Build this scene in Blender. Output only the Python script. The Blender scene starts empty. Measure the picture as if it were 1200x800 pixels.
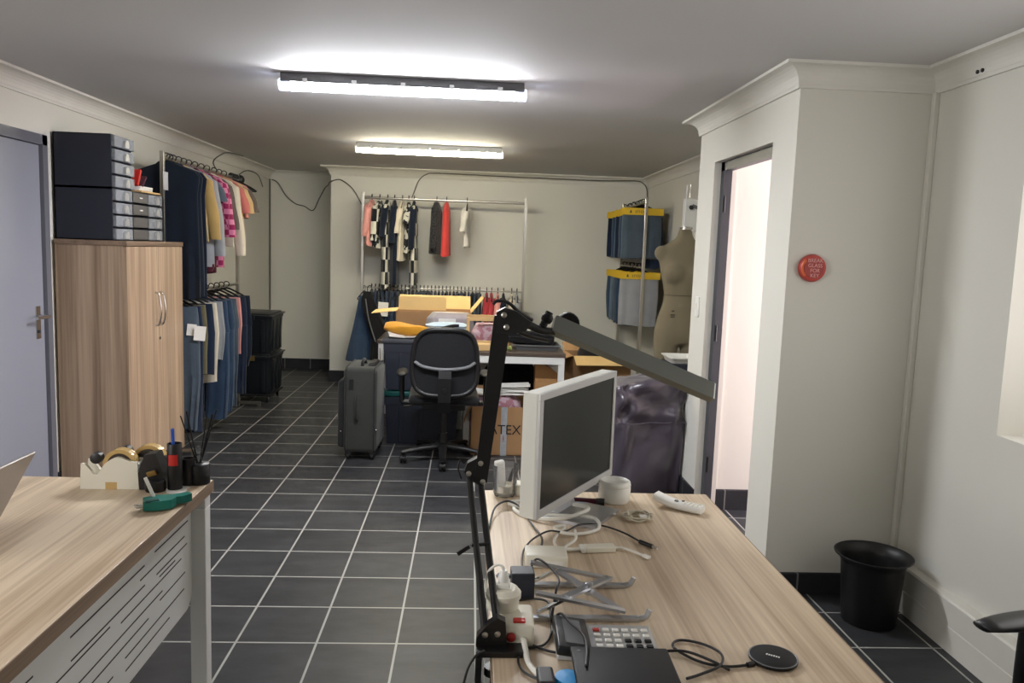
import bpy, bmesh, math, random
from mathutils import Vector, Matrix, Euler
PI = math.pi
random.seed(7)
SC = bpy.context.scene
COL = SC.collection

# ------------------------------------------------------------------ camera
cam_d = bpy.data.cameras.new('camera')
cam_d.sensor_width = 36.0
cam_d.lens = 926.85 / 1200 * 36.0
cam_d.clip_start = 0.02
cam = bpy.data.objects.new('camera', cam_d)
COL.objects.link(cam)
_r = Vector((0.9980977, -0.0505177, 0.0353405))
_d = Vector((0.0292213, -0.1171144, -0.9926885))
_f = Vector((0.0542872, 0.9918327, -0.1154154))
cam.matrix_world = Matrix(((_r.x, -_d.x, -_f.x, 0.0), (_r.y, -_d.y, -_f.y, 0.0),
                           (_r.z, -_d.z, -_f.z, 1.5), (0, 0, 0, 1)))
SC.camera = cam

# ------------------------------------------------------------------ light and exposure
SC.view_settings.view_transform = 'Standard'
SC.view_settings.look = 'None'
SC.view_settings.gamma = 1.0
SC.view_settings.exposure = 0.55
SC.view_settings.use_curve_mapping = False
world = bpy.data.worlds.new('daylight')
SC.world = world
world.use_nodes = True
bg = world.node_tree.nodes['Background']
bg.inputs['Color'].default_value = (1.0, 0.95, 0.94, 1)
bg.inputs['Strength'].default_value = 0.8
TUBE_COOL = 150.0
TUBE_WARM = 88.0


def area(name, loc, target, sx, sy, power, color):
    ld = bpy.data.lights.new(name, 'AREA')
    ld.shape = 'RECTANGLE'
    ld.size, ld.size_y = sx, sy
    ld.energy = power
    ld.color = color
    o = bpy.data.objects.new(name, ld)
    COL.objects.link(o)
    o.location = loc
    o.rotation_euler = (Vector(target) - Vector(loc)).to_track_quat('-Z', 'Y').to_euler()
    return o


# daylight at right window and hallway, added fill at the left window (each lamp fills its own opening)
area('window_daylight', (2.16, 2.03, 1.5), (0.0, 2.03, 1.2), 1.15, 1.05, 7, (1.0, 0.95, 0.93))
area('added_left_fill', (-2.42, .3, 1.48), (0, .3, 1.3), 1.7, 1.1, 30, (1.0, 0.97, 0.96))  # side fill lamp, added together with the unseen left window
area('hallway_daylight', (3.1, 3.98, 1.35), (1.2, 4.1, 1.1), 0.9, 2.0, 42, (1.0, 0.84, 0.93))


# ------------------------------------------------------------------ materials
def lin(c):
    return tuple(((v / 255) / 12.92 if v / 255 <= .04045 else ((v / 255 + .055) / 1.055) ** 2.4) for v in c)


def S(r, g, b):
    return lin((r, g, b)) + (1,)


def new_mat(name):
    m = bpy.data.materials.new(name)
    m.use_nodes = True
    nt = m.node_tree
    b = nt.nodes['Principled BSDF']
    return m, nt, b


def N(nt, t, **kw):
    n = nt.nodes.new(t)
    for k, v in kw.items():
        setattr(n, k, v)
    return n


def noise_bump(nt, b, scale, strength, coords='Object', detail=3.0):
    tc = N(nt, 'ShaderNodeTexCoord')
    no = N(nt, 'ShaderNodeTexNoise')
    no.inputs['Scale'].default_value = scale
    no.inputs['Detail'].default_value = detail
    nt.links.new(tc.outputs[coords], no.inputs['Vector'])
    bp = N(nt, 'ShaderNodeBump')
    bp.inputs['Strength'].default_value = strength
    bp.inputs['Distance'].default_value = .01
    nt.links.new(no.outputs['Fac'], bp.inputs['Height'])
    nt.links.new(bp.outputs['Normal'], b.inputs['Normal'])
    return tc, no


def plain(name, c, rough=.5, metal=0.0, bump=None, vary=0.0, vscale=6.0, spec=None, sheen=0, coat=0):
    """One procedural surface: base colour with a soft noise variation and optional bump."""
    m, nt, b = new_mat(name)
    b.inputs['Roughness'].default_value = rough
    b.inputs['Metallic'].default_value = metal
    if spec is not None:
        b.inputs['Specular IOR Level'].default_value = spec
    if coat:
        b.inputs['Coat Weight'].default_value = coat
    if sheen:
        b.inputs['Sheen Weight'].default_value = sheen
    col = S(*c)
    tc = N(nt, 'ShaderNodeTexCoord')
    no = N(nt, 'ShaderNodeTexNoise')
    no.inputs['Scale'].default_value = vscale
    no.inputs['Detail'].default_value = 4
    nt.links.new(tc.outputs['Object'], no.inputs['Vector'])
    mx = N(nt, 'ShaderNodeMix', data_type='RGBA')
    v = vary if vary else .06
    mx.inputs['A'].default_value = tuple(x * (1 - v) for x in col[:3]) + (1,)
    mx.inputs['B'].default_value = tuple(min(1, x * (1 + v)) for x in col[:3]) + (1,)
    nt.links.new(no.outputs['Fac'], mx.inputs['Factor'])
    nt.links.new(mx.outputs['Result'], b.inputs['Base Color'])
    if bump:
        no2 = N(nt, 'ShaderNodeTexNoise')
        no2.inputs['Scale'].default_value = bump[0]
        nt.links.new(tc.outputs['Object'], no2.inputs['Vector'])
        bp = N(nt, 'ShaderNodeBump')
        bp.inputs['Strength'].default_value = bump[1]
        bp.inputs['Distance'].default_value = .01
        nt.links.new(no2.outputs['Fac'], bp.inputs['Height'])
        nt.links.new(bp.outputs['Normal'], b.inputs['Normal'])
    return m


def wood(name, dark, light, axis, rough=.42, scale=1.0):
    """Laminated oak: broad streaks plus fine grain running along one axis of world space."""
    m, nt, b = new_mat(name)
    b.inputs['Roughness'].default_value = rough
    g = N(nt, 'ShaderNodeNewGeometry')

    def streak(s, across, along, dist):
        mp = N(nt, 'ShaderNodeMapping')
        v = [across * s] * 3
        v[axis] = along * s
        mp.inputs['Scale'].default_value = v
        nt.links.new(g.outputs['Position'], mp.inputs['Vector'])
        no = N(nt, 'ShaderNodeTexNoise')
        no.inputs['Scale'].default_value = 1
        no.inputs['Detail'].default_value = 5
        no.inputs['Distortion'].default_value = dist
        nt.links.new(mp.outputs['Vector'], no.inputs['Vector'])
        return no
    a = streak(scale, 16, .5, .4)
    c = streak(scale, 110, 2.2, .2)
    ma = N(nt, 'ShaderNodeMath', operation='MULTIPLY_ADD')
    nt.links.new(c.outputs['Fac'], ma.inputs[0])
    ma.inputs[1].default_value = .7
    nt.links.new(a.outputs['Fac'], ma.inputs[2])
    cr = N(nt, 'ShaderNodeValToRGB')
    cr.color_ramp.elements[0].position = .6
    cr.color_ramp.elements[1].position = 1.0
    cr.color_ramp.elements[0].color = S(*dark)
    cr.color_ramp.elements[1].color = S(*light)
    nt.links.new(ma.outputs[0], cr.inputs['Fac'])
    nt.links.new(cr.outputs['Color'], b.inputs['Base Color'])
    bp = N(nt, 'ShaderNodeBump')
    bp.inputs['Strength'].default_value = .08
    bp.inputs['Distance'].default_value = .003
    nt.links.new(c.outputs['Fac'], bp.inputs['Height'])
    nt.links.new(bp.outputs['Normal'], b.inputs['Normal'])
    return m


def tile_mat(name, dark, light, grout, size, ox, oy, rough=.42, axes='XY', mortar=.0045):
    m, nt, b = new_mat(name)
    g = N(nt, 'ShaderNodeNewGeometry')
    sp = N(nt, 'ShaderNodeSeparateXYZ')
    nt.links.new(g.outputs['Position'], sp.inputs[0])
    cb = N(nt, 'ShaderNodeCombineXYZ')
    if axes == 'XY':
        nt.links.new(sp.outputs['X'], cb.inputs[0])
        nt.links.new(sp.outputs['Y'], cb.inputs[1])
    else:
        ad = N(nt, 'ShaderNodeMath', operation='ADD')
        nt.links.new(sp.outputs['X'], ad.inputs[0])
        nt.links.new(sp.outputs['Y'], ad.inputs[1])
        nt.links.new(ad.outputs[0], cb.inputs[0])
        nt.links.new(sp.outputs['Z'], cb.inputs[1])
    mp = N(nt, 'ShaderNodeMapping')
    mp.inputs['Location'].default_value = (-ox, -oy, 0)
    nt.links.new(cb.outputs[0], mp.inputs['Vector'])
    br = N(nt, 'ShaderNodeTexBrick', offset=0.0, squash=1.0)
    br.inputs['Scale'].default_value = 1.0
    br.inputs['Mortar Size'].default_value = mortar
    br.inputs['Mortar Smooth'].default_value = .1
    br.inputs['Brick Width'].default_value = size
    br.inputs['Row Height'].default_value = size
    br.inputs['Color1'].default_value = (.0, .0, .0, 1)
    br.inputs['Color2'].default_value = (1, 1, 1, 1)
    nt.links.new(mp.outputs[0], br.inputs['Vector'])
    no = N(nt, 'ShaderNodeTexNoise')
    no.inputs['Scale'].default_value = 7
    no.inputs['Detail'].default_value = 7
    no.inputs['Roughness'].default_value = .65
    ms = N(nt, 'ShaderNodeMapping')
    ms.inputs['Scale'].default_value = (.6, 1.6, 1)
    nt.links.new(g.outputs['Position'], ms.inputs['Vector'])
    nt.links.new(ms.outputs[0], no.inputs['Vector'])
    mt = N(nt, 'ShaderNodeMath', operation='MULTIPLY_ADD')
    nt.links.new(br.outputs['Color'], mt.inputs[0])
    mt.inputs[1].default_value = .18
    nt.links.new(no.outputs['Fac'], mt.inputs[2])
    cr = N(nt, 'ShaderNodeValToRGB')
    cr.color_ramp.elements[0].position = .3
    cr.color_ramp.elements[1].position = .95
    cr.color_ramp.elements[0].color = S(*dark)
    cr.color_ramp.elements[1].color = S(*light)
    nt.links.new(mt.outputs[0], cr.inputs['Fac'])
    mx = N(nt, 'ShaderNodeMix', data_type='RGBA')
    nt.links.new(br.outputs['Fac'], mx.inputs['Factor'])
    nt.links.new(cr.outputs['Color'], mx.inputs['A'])
    mx.inputs['B'].default_value = S(*grout)
    nt.links.new(mx.outputs['Result'], b.inputs['Base Color'])
    b.inputs['Roughness'].default_value = rough
    b.inputs['Specular IOR Level'].default_value = .25
    hm = N(nt, 'ShaderNodeMath', operation='MULTIPLY_ADD')
    nt.links.new(no.outputs['Fac'], hm.inputs[0])
    hm.inputs[1].default_value = .35
    iv = N(nt, 'ShaderNodeMath', operation='SUBTRACT')
    iv.inputs[0].default_value = 1
    nt.links.new(br.outputs['Fac'], iv.inputs[1])
    nt.links.new(iv.outputs[0], hm.inputs[2])
    bp = N(nt, 'ShaderNodeBump')
    bp.inputs['Strength'].default_value = .25
    bp.inputs['Distance'].default_value = .006
    nt.links.new(hm.outputs[0], bp.inputs['Height'])
    nt.links.new(bp.outputs['Normal'], b.inputs['Normal'])
    return m


def emit(name, c, strength):
    m, nt, b = new_mat(name)
    b.inputs['Base Color'].default_value = (.9, .9, .9, 1)
    b.inputs['Emission Color'].default_value = c
    b.inputs['Emission Strength'].default_value = strength
    return m


def glass(name, c=(1, 1, 1), rough=.02, alpha=.18):
    """Thin clear material: see-through with a reflective surface."""
    m, nt, b = new_mat(name)
    nt.nodes.remove(b)
    out = nt.nodes['Material Output']
    tr = N(nt, 'ShaderNodeBsdfTransparent')
    tr.inputs['Color'].default_value = c + (1,)
    gl = N(nt, 'ShaderNodeBsdfGlossy')
    gl.inputs['Roughness'].default_value = rough
    df = N(nt, 'ShaderNodeBsdfDiffuse')
    df.inputs['Color'].default_value = (.8, .82, .84, 1)
    fr = N(nt, 'ShaderNodeFresnel')
    fr.inputs['IOR'].default_value = 1.45
    m1 = N(nt, 'ShaderNodeMixShader')
    nt.links.new(fr.outputs[0], m1.inputs[0])
    nt.links.new(tr.outputs[0], m1.inputs[1])
    nt.links.new(gl.outputs[0], m1.inputs[2])
    m2 = N(nt, 'ShaderNodeMixShader')
    m2.inputs[0].default_value = alpha
    nt.links.new(m1.outputs[0], m2.inputs[1])
    nt.links.new(df.outputs[0], m2.inputs[2])
    nt.links.new(m2.outputs[0], out.inputs['Surface'])
    return m


def cloth(name, c, c2=None, pattern=None, scale=10, rough=.9, vary=.18):
    """Fabric: noise shade, fine weave bump and optional checks / stripes / blotches."""
    m, nt, b = new_mat(name)
    b.inputs['Roughness'].default_value = rough
    b.inputs['Sheen Weight'].default_value = .15
    b.inputs['Specular IOR Level'].default_value = .2
    tc = N(nt, 'ShaderNodeTexCoord')
    col = S(*c)
    no = N(nt, 'ShaderNodeTexNoise')
    no.inputs['Scale'].default_value = 9
    no.inputs['Detail'].default_value = 5
    nt.links.new(tc.outputs['Object'], no.inputs['Vector'])
    mx = N(nt, 'ShaderNodeMix', data_type='RGBA')
    mx.inputs['A'].default_value = tuple(x * (1 - vary) for x in col[:3]) + (1,)
    mx.inputs['B'].default_value = tuple(min(1, x * (1 + vary)) for x in col[:3]) + (1,)
    nt.links.new(no.outputs['Fac'], mx.inputs['Factor'])
    last = mx.outputs['Result']
    if pattern:
        mp = N(nt, 'ShaderNodeMapping')
        nt.links.new(tc.outputs['Object'], mp.inputs['Vector'])
        if pattern == 'check':
            t = N(nt, 'ShaderNodeTexChecker')
            t.inputs['Scale'].default_value = scale
            mp.inputs['Location'].default_value = (.013, .017, .011)
            nt.links.new(mp.outputs[0], t.inputs['Vector'])
            fac = t.outputs['Fac']
        elif pattern == 'blotch':
            t = N(nt, 'ShaderNodeTexNoise')
            t.inputs['Scale'].default_value = scale
            nt.links.new(mp.outputs[0], t.inputs['Vector'])
            cr = N(nt, 'ShaderNodeValToRGB')
            cr.color_ramp.elements[0].position = .49
            cr.color_ramp.elements[1].position = .52
            nt.links.new(t.outputs['Fac'], cr.inputs['Fac'])
            fac = cr.outputs['Color']
        else:
            t = N(nt, 'ShaderNodeTexWave', wave_type='BANDS', bands_direction='Z' if pattern == 'hstripe' else 'X')
            t.inputs['Scale'].default_value = scale
            t.inputs['Distortion'].default_value = .6
            nt.links.new(mp.outputs[0], t.inputs['Vector'])
            cr = N(nt, 'ShaderNodeValToRGB')
            cr.color_ramp.elements[0].position = .45
            cr.color_ramp.elements[1].position = .55
            nt.links.new(t.outputs['Color'], cr.inputs['Fac'])
            fac = cr.outputs['Color']
        m2 = N(nt, 'ShaderNodeMix', data_type='RGBA')
        nt.links.new(fac, m2.inputs['Factor'])
        nt.links.new(last, m2.inputs['A'])
        m2.inputs['B'].default_value = S(*c2)
        last = m2.outputs['Result']
    nt.links.new(last, b.inputs['Base Color'])
    n2 = N(nt, 'ShaderNodeTexNoise')
    n2.inputs['Scale'].default_value = 60
    nt.links.new(tc.outputs['Object'], n2.inputs['Vector'])
    bp = N(nt, 'ShaderNodeBump')
    bp.inputs['Strength'].default_value = .25
    bp.inputs['Distance'].default_value = .004
    nt.links.new(n2.outputs['Fac'], bp.inputs['Height'])
    nt.links.new(bp.outputs['Normal'], b.inputs['Normal'])
    return m


M = {}
M['wall'] = plain('wall_paint', (218, 216, 206), .75, vary=.025, vscale=1.7, bump=(5, .08))
M['ceiling'] = plain('ceiling_paint', (200, 199, 198), .8, vary=.03, vscale=1.2, bump=(4, .06))
M['cornice'] = plain('cornice_plaster', (220, 218, 210), .75)
M['floor'] = tile_mat('slate_floor_tile', (36, 37, 40), (66, 67, 69), (158, 158, 152), .3, -.8415, 2.866)
M['skirt'] = tile_mat('slate_skirting_tile', (38, 39, 43), (58, 59, 62), (120, 120, 118), .3, .06, -.1, axes='XZ')
M['desk_oak'] = wood('light_oak_laminate', (178, 155, 128), (220, 201, 174), 1)
M['desk_edge'] = wood('oak_edge_band', (116, 96, 78), (150, 128, 106), 1)
M['cab_oak'] = wood('upright_oak_laminate', (140, 116, 94), (196, 170, 142), 2, scale=.6)
M['cab_top'] = wood('cabinet_top_laminate', (110, 90, 74), (150, 126, 104), 1)
M['dark_top'] = wood('dark_table_top', (62, 52, 46), (92, 78, 68), 0)
M['white_steel'] = plain('white_powder_coat', (226, 226, 222), .4)
M['slot'] = plain('slot_shadow_gap', (52, 50, 48), .8)
M['door'] = plain('grey_door_paint', (150, 153, 162), .5, vary=.03, vscale=3)
M['door_frame'] = plain('grey_frame_paint', (112, 113, 120), .5)
M['dark_frame'] = plain('dark_steel_frame', (58, 60, 66), .4)
M['chrome'] = plain('chrome', (214, 214, 214), .16, 1.0)
M['nickel'] = plain('brushed_nickel', (196, 192, 184), .3, 1.0)
M['alu'] = plain('brushed_aluminium', (188, 190, 194), .32, .9)
M['black'] = plain('black_plastic', (20, 20, 21), .42)
M['black_matt'] = plain('matt_black_plastic', (17, 17, 18), .55, spec=.3)
M['black_metal'] = plain('black_painted_metal', (17, 17, 18), .35)
M['bar_metal'] = plain('dark_anodised_lamp_bar', (128, 131, 126), .33, .85)
M['black_fab'] = cloth('black_fabric', (24, 24, 26), vary=.25)
M['mesh_fab'] = cloth('black_mesh_weave', (22, 23, 25), (34, 35, 38), 'check', 160)
M['suit'] = cloth('charcoal_nylon', (54, 55, 52), vary=.15)
M['suit_dark'] = cloth('dark_charcoal_nylon', (34, 35, 34), vary=.15)
M['navy_plastic'] = plain('dark_navy_plastic', (34, 38, 50), .5)
M['grey_lid'] = plain('dark_grey_lid_plastic', (62, 64, 70), .5)
M['tub'] = plain('black_tub_plastic', (24, 27, 32), .36)
M['white_pl'] = plain('white_plastic', (232, 231, 224), .35)
M['cream_pl'] = plain('cream_white_plastic', (226, 222, 206), .4)
M['screen'] = plain('dark_screen_glass', (26, 30, 30), .22)
M['silver_pl'] = plain('silver_plastic', (176, 177, 176), .35, .3)
M['grey_pl'] = plain('grey_plastic', (104, 106, 108), .5)
M['mon_back'] = plain('monitor_white_shell', (222, 222, 212), .4)
M['mon_bezel'] = plain('monitor_silver_bezel', (192, 192, 190), .4, .2)
M['red'] = plain('red_plastic', (196, 40, 34), .35)
M['red_dark'] = plain('dark_red_plastic', (150, 32, 28), .4)
M['red_sign'] = plain('red_sign_plastic', (190, 66, 58), .45)
M['red_face'] = plain('deep_red_sign_face', (158, 48, 44), .5)
M['orange'] = plain('orange_plastic', (214, 104, 52), .5)
M['sign_text'] = plain('pale_pink_print', (226, 168, 160), .6)
M['blue'] = plain('blue_plastic', (40, 84, 178), .4)
M['sky_blue'] = plain('bright_blue_plastic', (44, 156, 224), .4)
M['teal'] = plain('teal_plastic', (14, 116, 104), .35)
M['teal_dark'] = plain('dark_teal_plastic', (14, 70, 66), .4)
M['tape_tan'] = plain('tan_packing_tape', (196, 164, 104), .25, coat=.4)
M['brown_core'] = plain('brown_tape_core', (58, 42, 30), .6)
M['gold'] = plain('brass_metal', (168, 140, 84), .35, .8)
M['card'] = plain('brown_cardboard', (166, 128, 88), .85, vary=.08, bump=(30, .1))
M['card_light'] = plain('pale_cardboard', (214, 180, 122), .85, vary=.08)
M['card_tape'] = plain('tan_box_tape', (176, 126, 70), .4)
M['silver_tape'] = plain('silver_parcel_tape', (186, 190, 194), .3, .3, vary=.3, vscale=40)
M['print'] = plain('black_print', (30, 26, 24), .7)
M['paper'] = plain('white_paper', (232, 230, 224), .8)
M['kraft'] = plain('kraft_paper', (176, 132, 84), .8, bump=(25, .4))
M['glass'] = glass('clear_glass', alpha=.06)
M['clear_pl'] = glass('clear_plastic', (.8, .83, .85), .1, .22)
M['bag_pl'] = glass('crinkled_clear_bag', (.92, .92, .95), .1, .30)
M['frost'] = plain('frosted_white_jar', (236, 236, 228), .35)
M['clear_label'] = plain('grey_drawer_front', (88, 86, 84), .5)
M['mustard'] = cloth('mustard_cloth', (196, 138, 42))
M['satin'] = plain('dark_plum_satin', (66, 58, 70), .3, vary=.2, vscale=5, spec=.7, sheen=.3)
M['form'] = cloth('olive_dress_form_linen', (124, 114, 92), vary=.06)
M['form_line'] = plain('dress_form_print', (52, 46, 38), .8)
M['yellow'] = plain('yellow_header_card', (224, 184, 40), .6)
M['wire'] = plain('grey_cable_sheath', (96, 94, 90), .6)
M['white_wire'] = plain('white_cable_sheath', (224, 222, 212), .45)
M['black_wire'] = plain('black_cable_sheath', (22, 22, 22), .45)
M['clear_wire'] = plain('clear_beige_cable', (196, 188, 166), .3)
M['tube_cool'] = emit('cool_white_tube', (.93, .95, 1.0, 1), TUBE_COOL)
M['tube_warm'] = emit('warm_white_tube', (1.0, .92, .7, 1), TUBE_WARM)
M['tube_end'] = glass('clear_tube_end', (.8, .84, .95), .1, .4)
M['fitting_dark'] = plain('dark_grey_light_body', (90, 90, 94), .5)
M['fitting'] = plain('pale_light_body', (206, 204, 190), .5)
M['wood_raw'] = plain('raw_pine', (206, 170, 116), .7, vary=.12)
M['green_pl'] = plain('olive_green_plastic', (128, 136, 70), .5)
M['stone'] = plain('painted_trunking', (216, 213, 203), .6)
M['lens'] = plain('laptop_lid', (158, 150, 142), .4, .3)
M['denim_l'] = cloth('light_denim', (100, 116, 130), vary=.3)
M['denim_g'] = cloth('grey_blue_denim', (74, 86, 98), vary=.3)
M['denim_m'] = cloth('mid_denim', (52, 70, 94), vary=.25)
M['denim_d'] = cloth('dark_denim', (30, 40, 60), vary=.25)
M['denim_n'] = cloth('navy_cotton', (22, 30, 46), vary=.2)
M['navy'] = cloth('navy_jersey', (20, 28, 40), vary=.2)
M['beige'] = cloth('beige_knit', (192, 170, 124))
M['ochre'] = cloth('ochre_knit', (178, 148, 92))
M['greymarl'] = cloth('grey_marl_jersey', (150, 152, 156))
M['slate'] = cloth('slate_jersey', (84, 92, 104))
M['burgundy'] = cloth('burgundy_jersey', (74, 28, 40))
M['pinkcheck'] = cloth('pink_check_knit', (214, 130, 160), (150, 40, 86), 'check', 26)
M['taupe'] = cloth('taupe_jersey', (98, 88, 82))
M['cream'] = cloth('cream_fleece', (216, 206, 186))
M['salmon'] = cloth('salmon_jersey', (206, 120, 112))
M['sand'] = cloth('sand_jersey', (202, 172, 124))
M['pinkpale'] = cloth('pale_pink_jersey', (222, 156, 148))
M['olive'] = cloth('olive_cotton', (100, 94, 70))
M['mono'] = cloth('black_and_white_print', (26, 28, 34), (214, 210, 196), 'check', 8)
M['monoblot'] = cloth('black_and_white_blotch_print', (28, 30, 36), (210, 208, 196), 'blotch', 16)
M['net'] = cloth('black_net_cloth', (34, 34, 36), (58, 58, 60), 'blotch', 60)
M['coral'] = cloth('coral_red_cotton', (214, 74, 70))
M['rose'] = cloth('rose_red_cotton', (176, 60, 68))
M['whitecloth'] = cloth('white_cotton', (222, 218, 210))
M['lilac'] = cloth('lilac_pink_cotton', (182, 158, 168), (158, 112, 122), 'blotch', 24)
M['palebl'] = cloth('pale_blue_cotton', (168, 186, 204))


# ------------------------------------------------------------------ mesh helpers
class MB:
    def __init__(s):
        s.bm = bmesh.new()

    def _xf(s, verts, mat):
        if mat is not None:
            for v in verts:
                v.co = mat @ v.co

    def box(s, x0, x1, y0, y1, z0, z1, bev=0.0, seg=2, mat=None):
        r = bmesh.ops.create_cube(s.bm, size=1.0)
        vs = r['verts']
        for v in vs:
            v.co = Vector(((x0 + x1) / 2 + v.co.x * (x1 - x0), (y0 + y1) / 2 + v.co.y * (y1 - y0),
                           (z0 + z1) / 2 + v.co.z * (z1 - z0)))
        if bev > 0:
            es = list({e for v in vs for e in v.link_edges})
            rb = bmesh.ops.bevel(s.bm, geom=es, offset=bev, segments=seg, affect='EDGES', profile=.5)
            fs = {f for f in rb['faces']}
            vs = list({v for f in fs for v in f.verts} | {v for v in vs if v.is_valid})
            st = list(vs)
            seen = set(vs)
            while st:
                v = st.pop()
                for e in v.link_edges:
                    o = e.other_vert(v)
                    if o not in seen:
                        seen.add(o)
                        st.append(o)
            vs = list(seen)
        s._xf(vs, mat)
        return s

    def loft(s, rings, cap=True, closed=False, mat=None):
        """rings: list of equal-length point loops."""
        R = []
        for ring in rings:
            R.append([s.bm.verts.new(mat @ Vector(p) if mat is not None else Vector(p)) for p in ring])
        n = len(R[0])
        m = len(R)
        for i in range(m if closed else m - 1):
            a, b = R[i], R[(i + 1) % m]
            for j in range(n):
                try:
                    s.bm.faces.new((a[j], a[(j + 1) % n], b[(j + 1) % n], b[j]))
                except ValueError:
                    pass
        if cap and not closed:
            try:
                s.bm.faces.new(list(reversed(R[0])))
                s.bm.faces.new(R[-1])
            except ValueError:
                pass
        return s

    def tube(s, path, r, n=8, smooth=0, closed=False, mat=None):
        P = [Vector(p) for p in path]
        if smooth and len(P) > 2:
            P = spline(P, smooth, closed)
        rr = r if isinstance(r, (list, tuple)) else [r] * len(P)
        if len(rr) != len(P):
            rr = [rr[min(len(rr) - 1, int(i / max(1, len(P) - 1) * (len(rr) - 1) + .5))] for i in range(len(P))]
        rings = []
        up = None
        for i, p in enumerate(P):
            if closed:
                t = P[(i + 1) % len(P)] - P[i - 1]
            else:
                t = P[min(i + 1, len(P) - 1)] - P[max(i - 1, 0)]
            if t.length < 1e-9:
                t = Vector((0, 0, 1))
            t.normalize()
            if up is None:
                up = Vector((0, 0, 1)) if abs(t.z) < .9 else Vector((1, 0, 0))
            u = t.cross(up)
            if u.length < 1e-4:
                u = t.cross(Vector((0, 1, 0)))
            u.normalize()
            w = u.cross(t).normalized()
            up = w
            rings.append([p + u * (rr[i] * math.cos(2 * PI * k / n)) + w * (rr[i] * math.sin(2 * PI * k / n)) for k in range(n)])
        return s.loft(rings, cap=not closed, closed=closed, mat=mat)

    def lathe(s, prof, c=(0, 0, 0), n=24, cap=True, mat=None, axis='Z'):
        rings = []
        for r, z in prof:
            ring = []
            for k in range(n):
                a = 2 * PI * k / n
                x, y = r * math.cos(a), r * math.sin(a)
                p = (x, y, z) if axis == 'Z' else ((x, z, y) if axis == 'Y' else (z, x, y))
                ring.append((c[0] + p[0], c[1] + p[1], c[2] + p[2]))
            rings.append(ring)
        return s.loft(rings, cap=cap, mat=mat)

    def cyl(s, a, b, r, n=12, r2=None):
        return s.tube([a, b], [r, r if r2 is None else r2], n)

    def prism(s, poly, axis, a, b, mat=None):
        """poly of 2-D points extruded along an axis (X: poly=(y,z); Y: (x,z); Z: (x,y))."""
        def P(u, v, w):
            return {'X': (w, u, v), 'Y': (u, w, v), 'Z': (u, v, w)}[axis]
        return s.loft([[P(u, v, a) for u, v in poly], [P(u, v, b) for u, v in poly]], mat=mat)

    def sphere(s, c, r, n=12, sc=(1, 1, 1), mat=None):
        prof = []
        m = max(6, n // 2)
        rings = []
        for i in range(1, m):
            t = PI * i / m
            rings.append([(c[0] + sc[0] * r * math.sin(t) * math.cos(2 * PI * k / n),
                           c[1] + sc[1] * r * math.sin(t) * math.sin(2 * PI * k / n),
                           c[2] + sc[2] * r * math.cos(t)) for k in range(n)])
        return s.loft(rings, mat=mat)

    def build(s, name, mat, parent=None, smooth=None, loc=None, rot=None, sub=0):
        bmesh.ops.recalc_face_normals(s.bm, faces=s.bm.faces)
        me = bpy.data.meshes.new(name)
        s.bm.to_mesh(me)
        s.bm.free()
        me.materials.append(mat)
        if smooth is not None:
            me.shade_smooth()
            if smooth < 179:
                me.set_sharp_from_angle(angle=math.radians(smooth))
        o = bpy.data.objects.new(name, me)
        COL.objects.link(o)
        if parent is not None:
            o.parent = parent
        if loc is not None:
            o.location = loc
        if rot is not None:
            o.rotation_euler = rot
        if sub:
            md = o.modifiers.new('subdivision', 'SUBSURF')
            md.levels = md.render_levels = sub
        return o


def spline(P, k, closed=False):
    out = []
    n = len(P)
    rng = range(n) if closed else range(n - 1)
    for i in rng:
        if closed:
            p0, p1, p2, p3 = P[i - 1], P[i], P[(i + 1) % n], P[(i + 2) % n]
        else:
            p0, p1, p2, p3 = P[max(i - 1, 0)], P[i], P[i + 1], P[min(i + 2, n - 1)]
        for j in range(k):
            t = j / k
            out.append(.5 * ((2 * p1) + (p2 - p0) * t + (2 * p0 - 5 * p1 + 4 * p2 - p3) * t * t + (3 * p1 - p0 - 3 * p2 + p3) * t ** 3))
    if not closed:
        out.append(P[-1])
    return out


def T(x=0, y=0, z=0, rx=0, ry=0, rz=0):
    return Matrix.Translation((x, y, z)) @ Euler((rx, ry, rz)).to_matrix().to_4x4()


def tag(o, label, cat, group=None):
    o['label'] = label
    o['category'] = cat
    if group:
        o['group'] = group
    return o


def thing(name, label, cat, loc=(0, 0, 0), rz=0.0, group=None):
    o = bpy.data.objects.new(name, None)
    COL.objects.link(o)
    o.empty_display_size = .05
    o.location = loc
    o.rotation_euler = (0, 0, rz)
    return tag(o, label, cat, group)


def struct(o):
    o['kind'] = 'structure'
    return o


def copy_tree(o, parent=None):
    c = o.copy()
    COL.objects.link(c)
    if parent is not None:
        c.parent = parent
    for ch in list(o.children):
        copy_tree(ch, c)
    return c


def text_mesh(name, body, size, mat, parent, loc, rot, extrude=.0006, align='CENTER', sx=1.0):
    cu = bpy.data.curves.new(name, 'FONT')
    cu.body = body
    cu.size = size
    cu.extrude = extrude
    cu.align_x = align
    cu.align_y = 'CENTER'
    cu.space_line = .95
    t = bpy.data.objects.new(name, cu)
    COL.objects.link(t)
    dg = bpy.context.evaluated_depsgraph_get()
    me = bpy.data.meshes.new_from_object(t.evaluated_get(dg))
    bpy.data.objects.remove(t)
    me.materials.clear()
    me.materials.append(mat)
    o = bpy.data.objects.new(name, me)
    COL.objects.link(o)
    o.parent = parent
    o.location = loc
    o.rotation_euler = rot
    o.scale = (sx, 1, 1)
    return o


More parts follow.
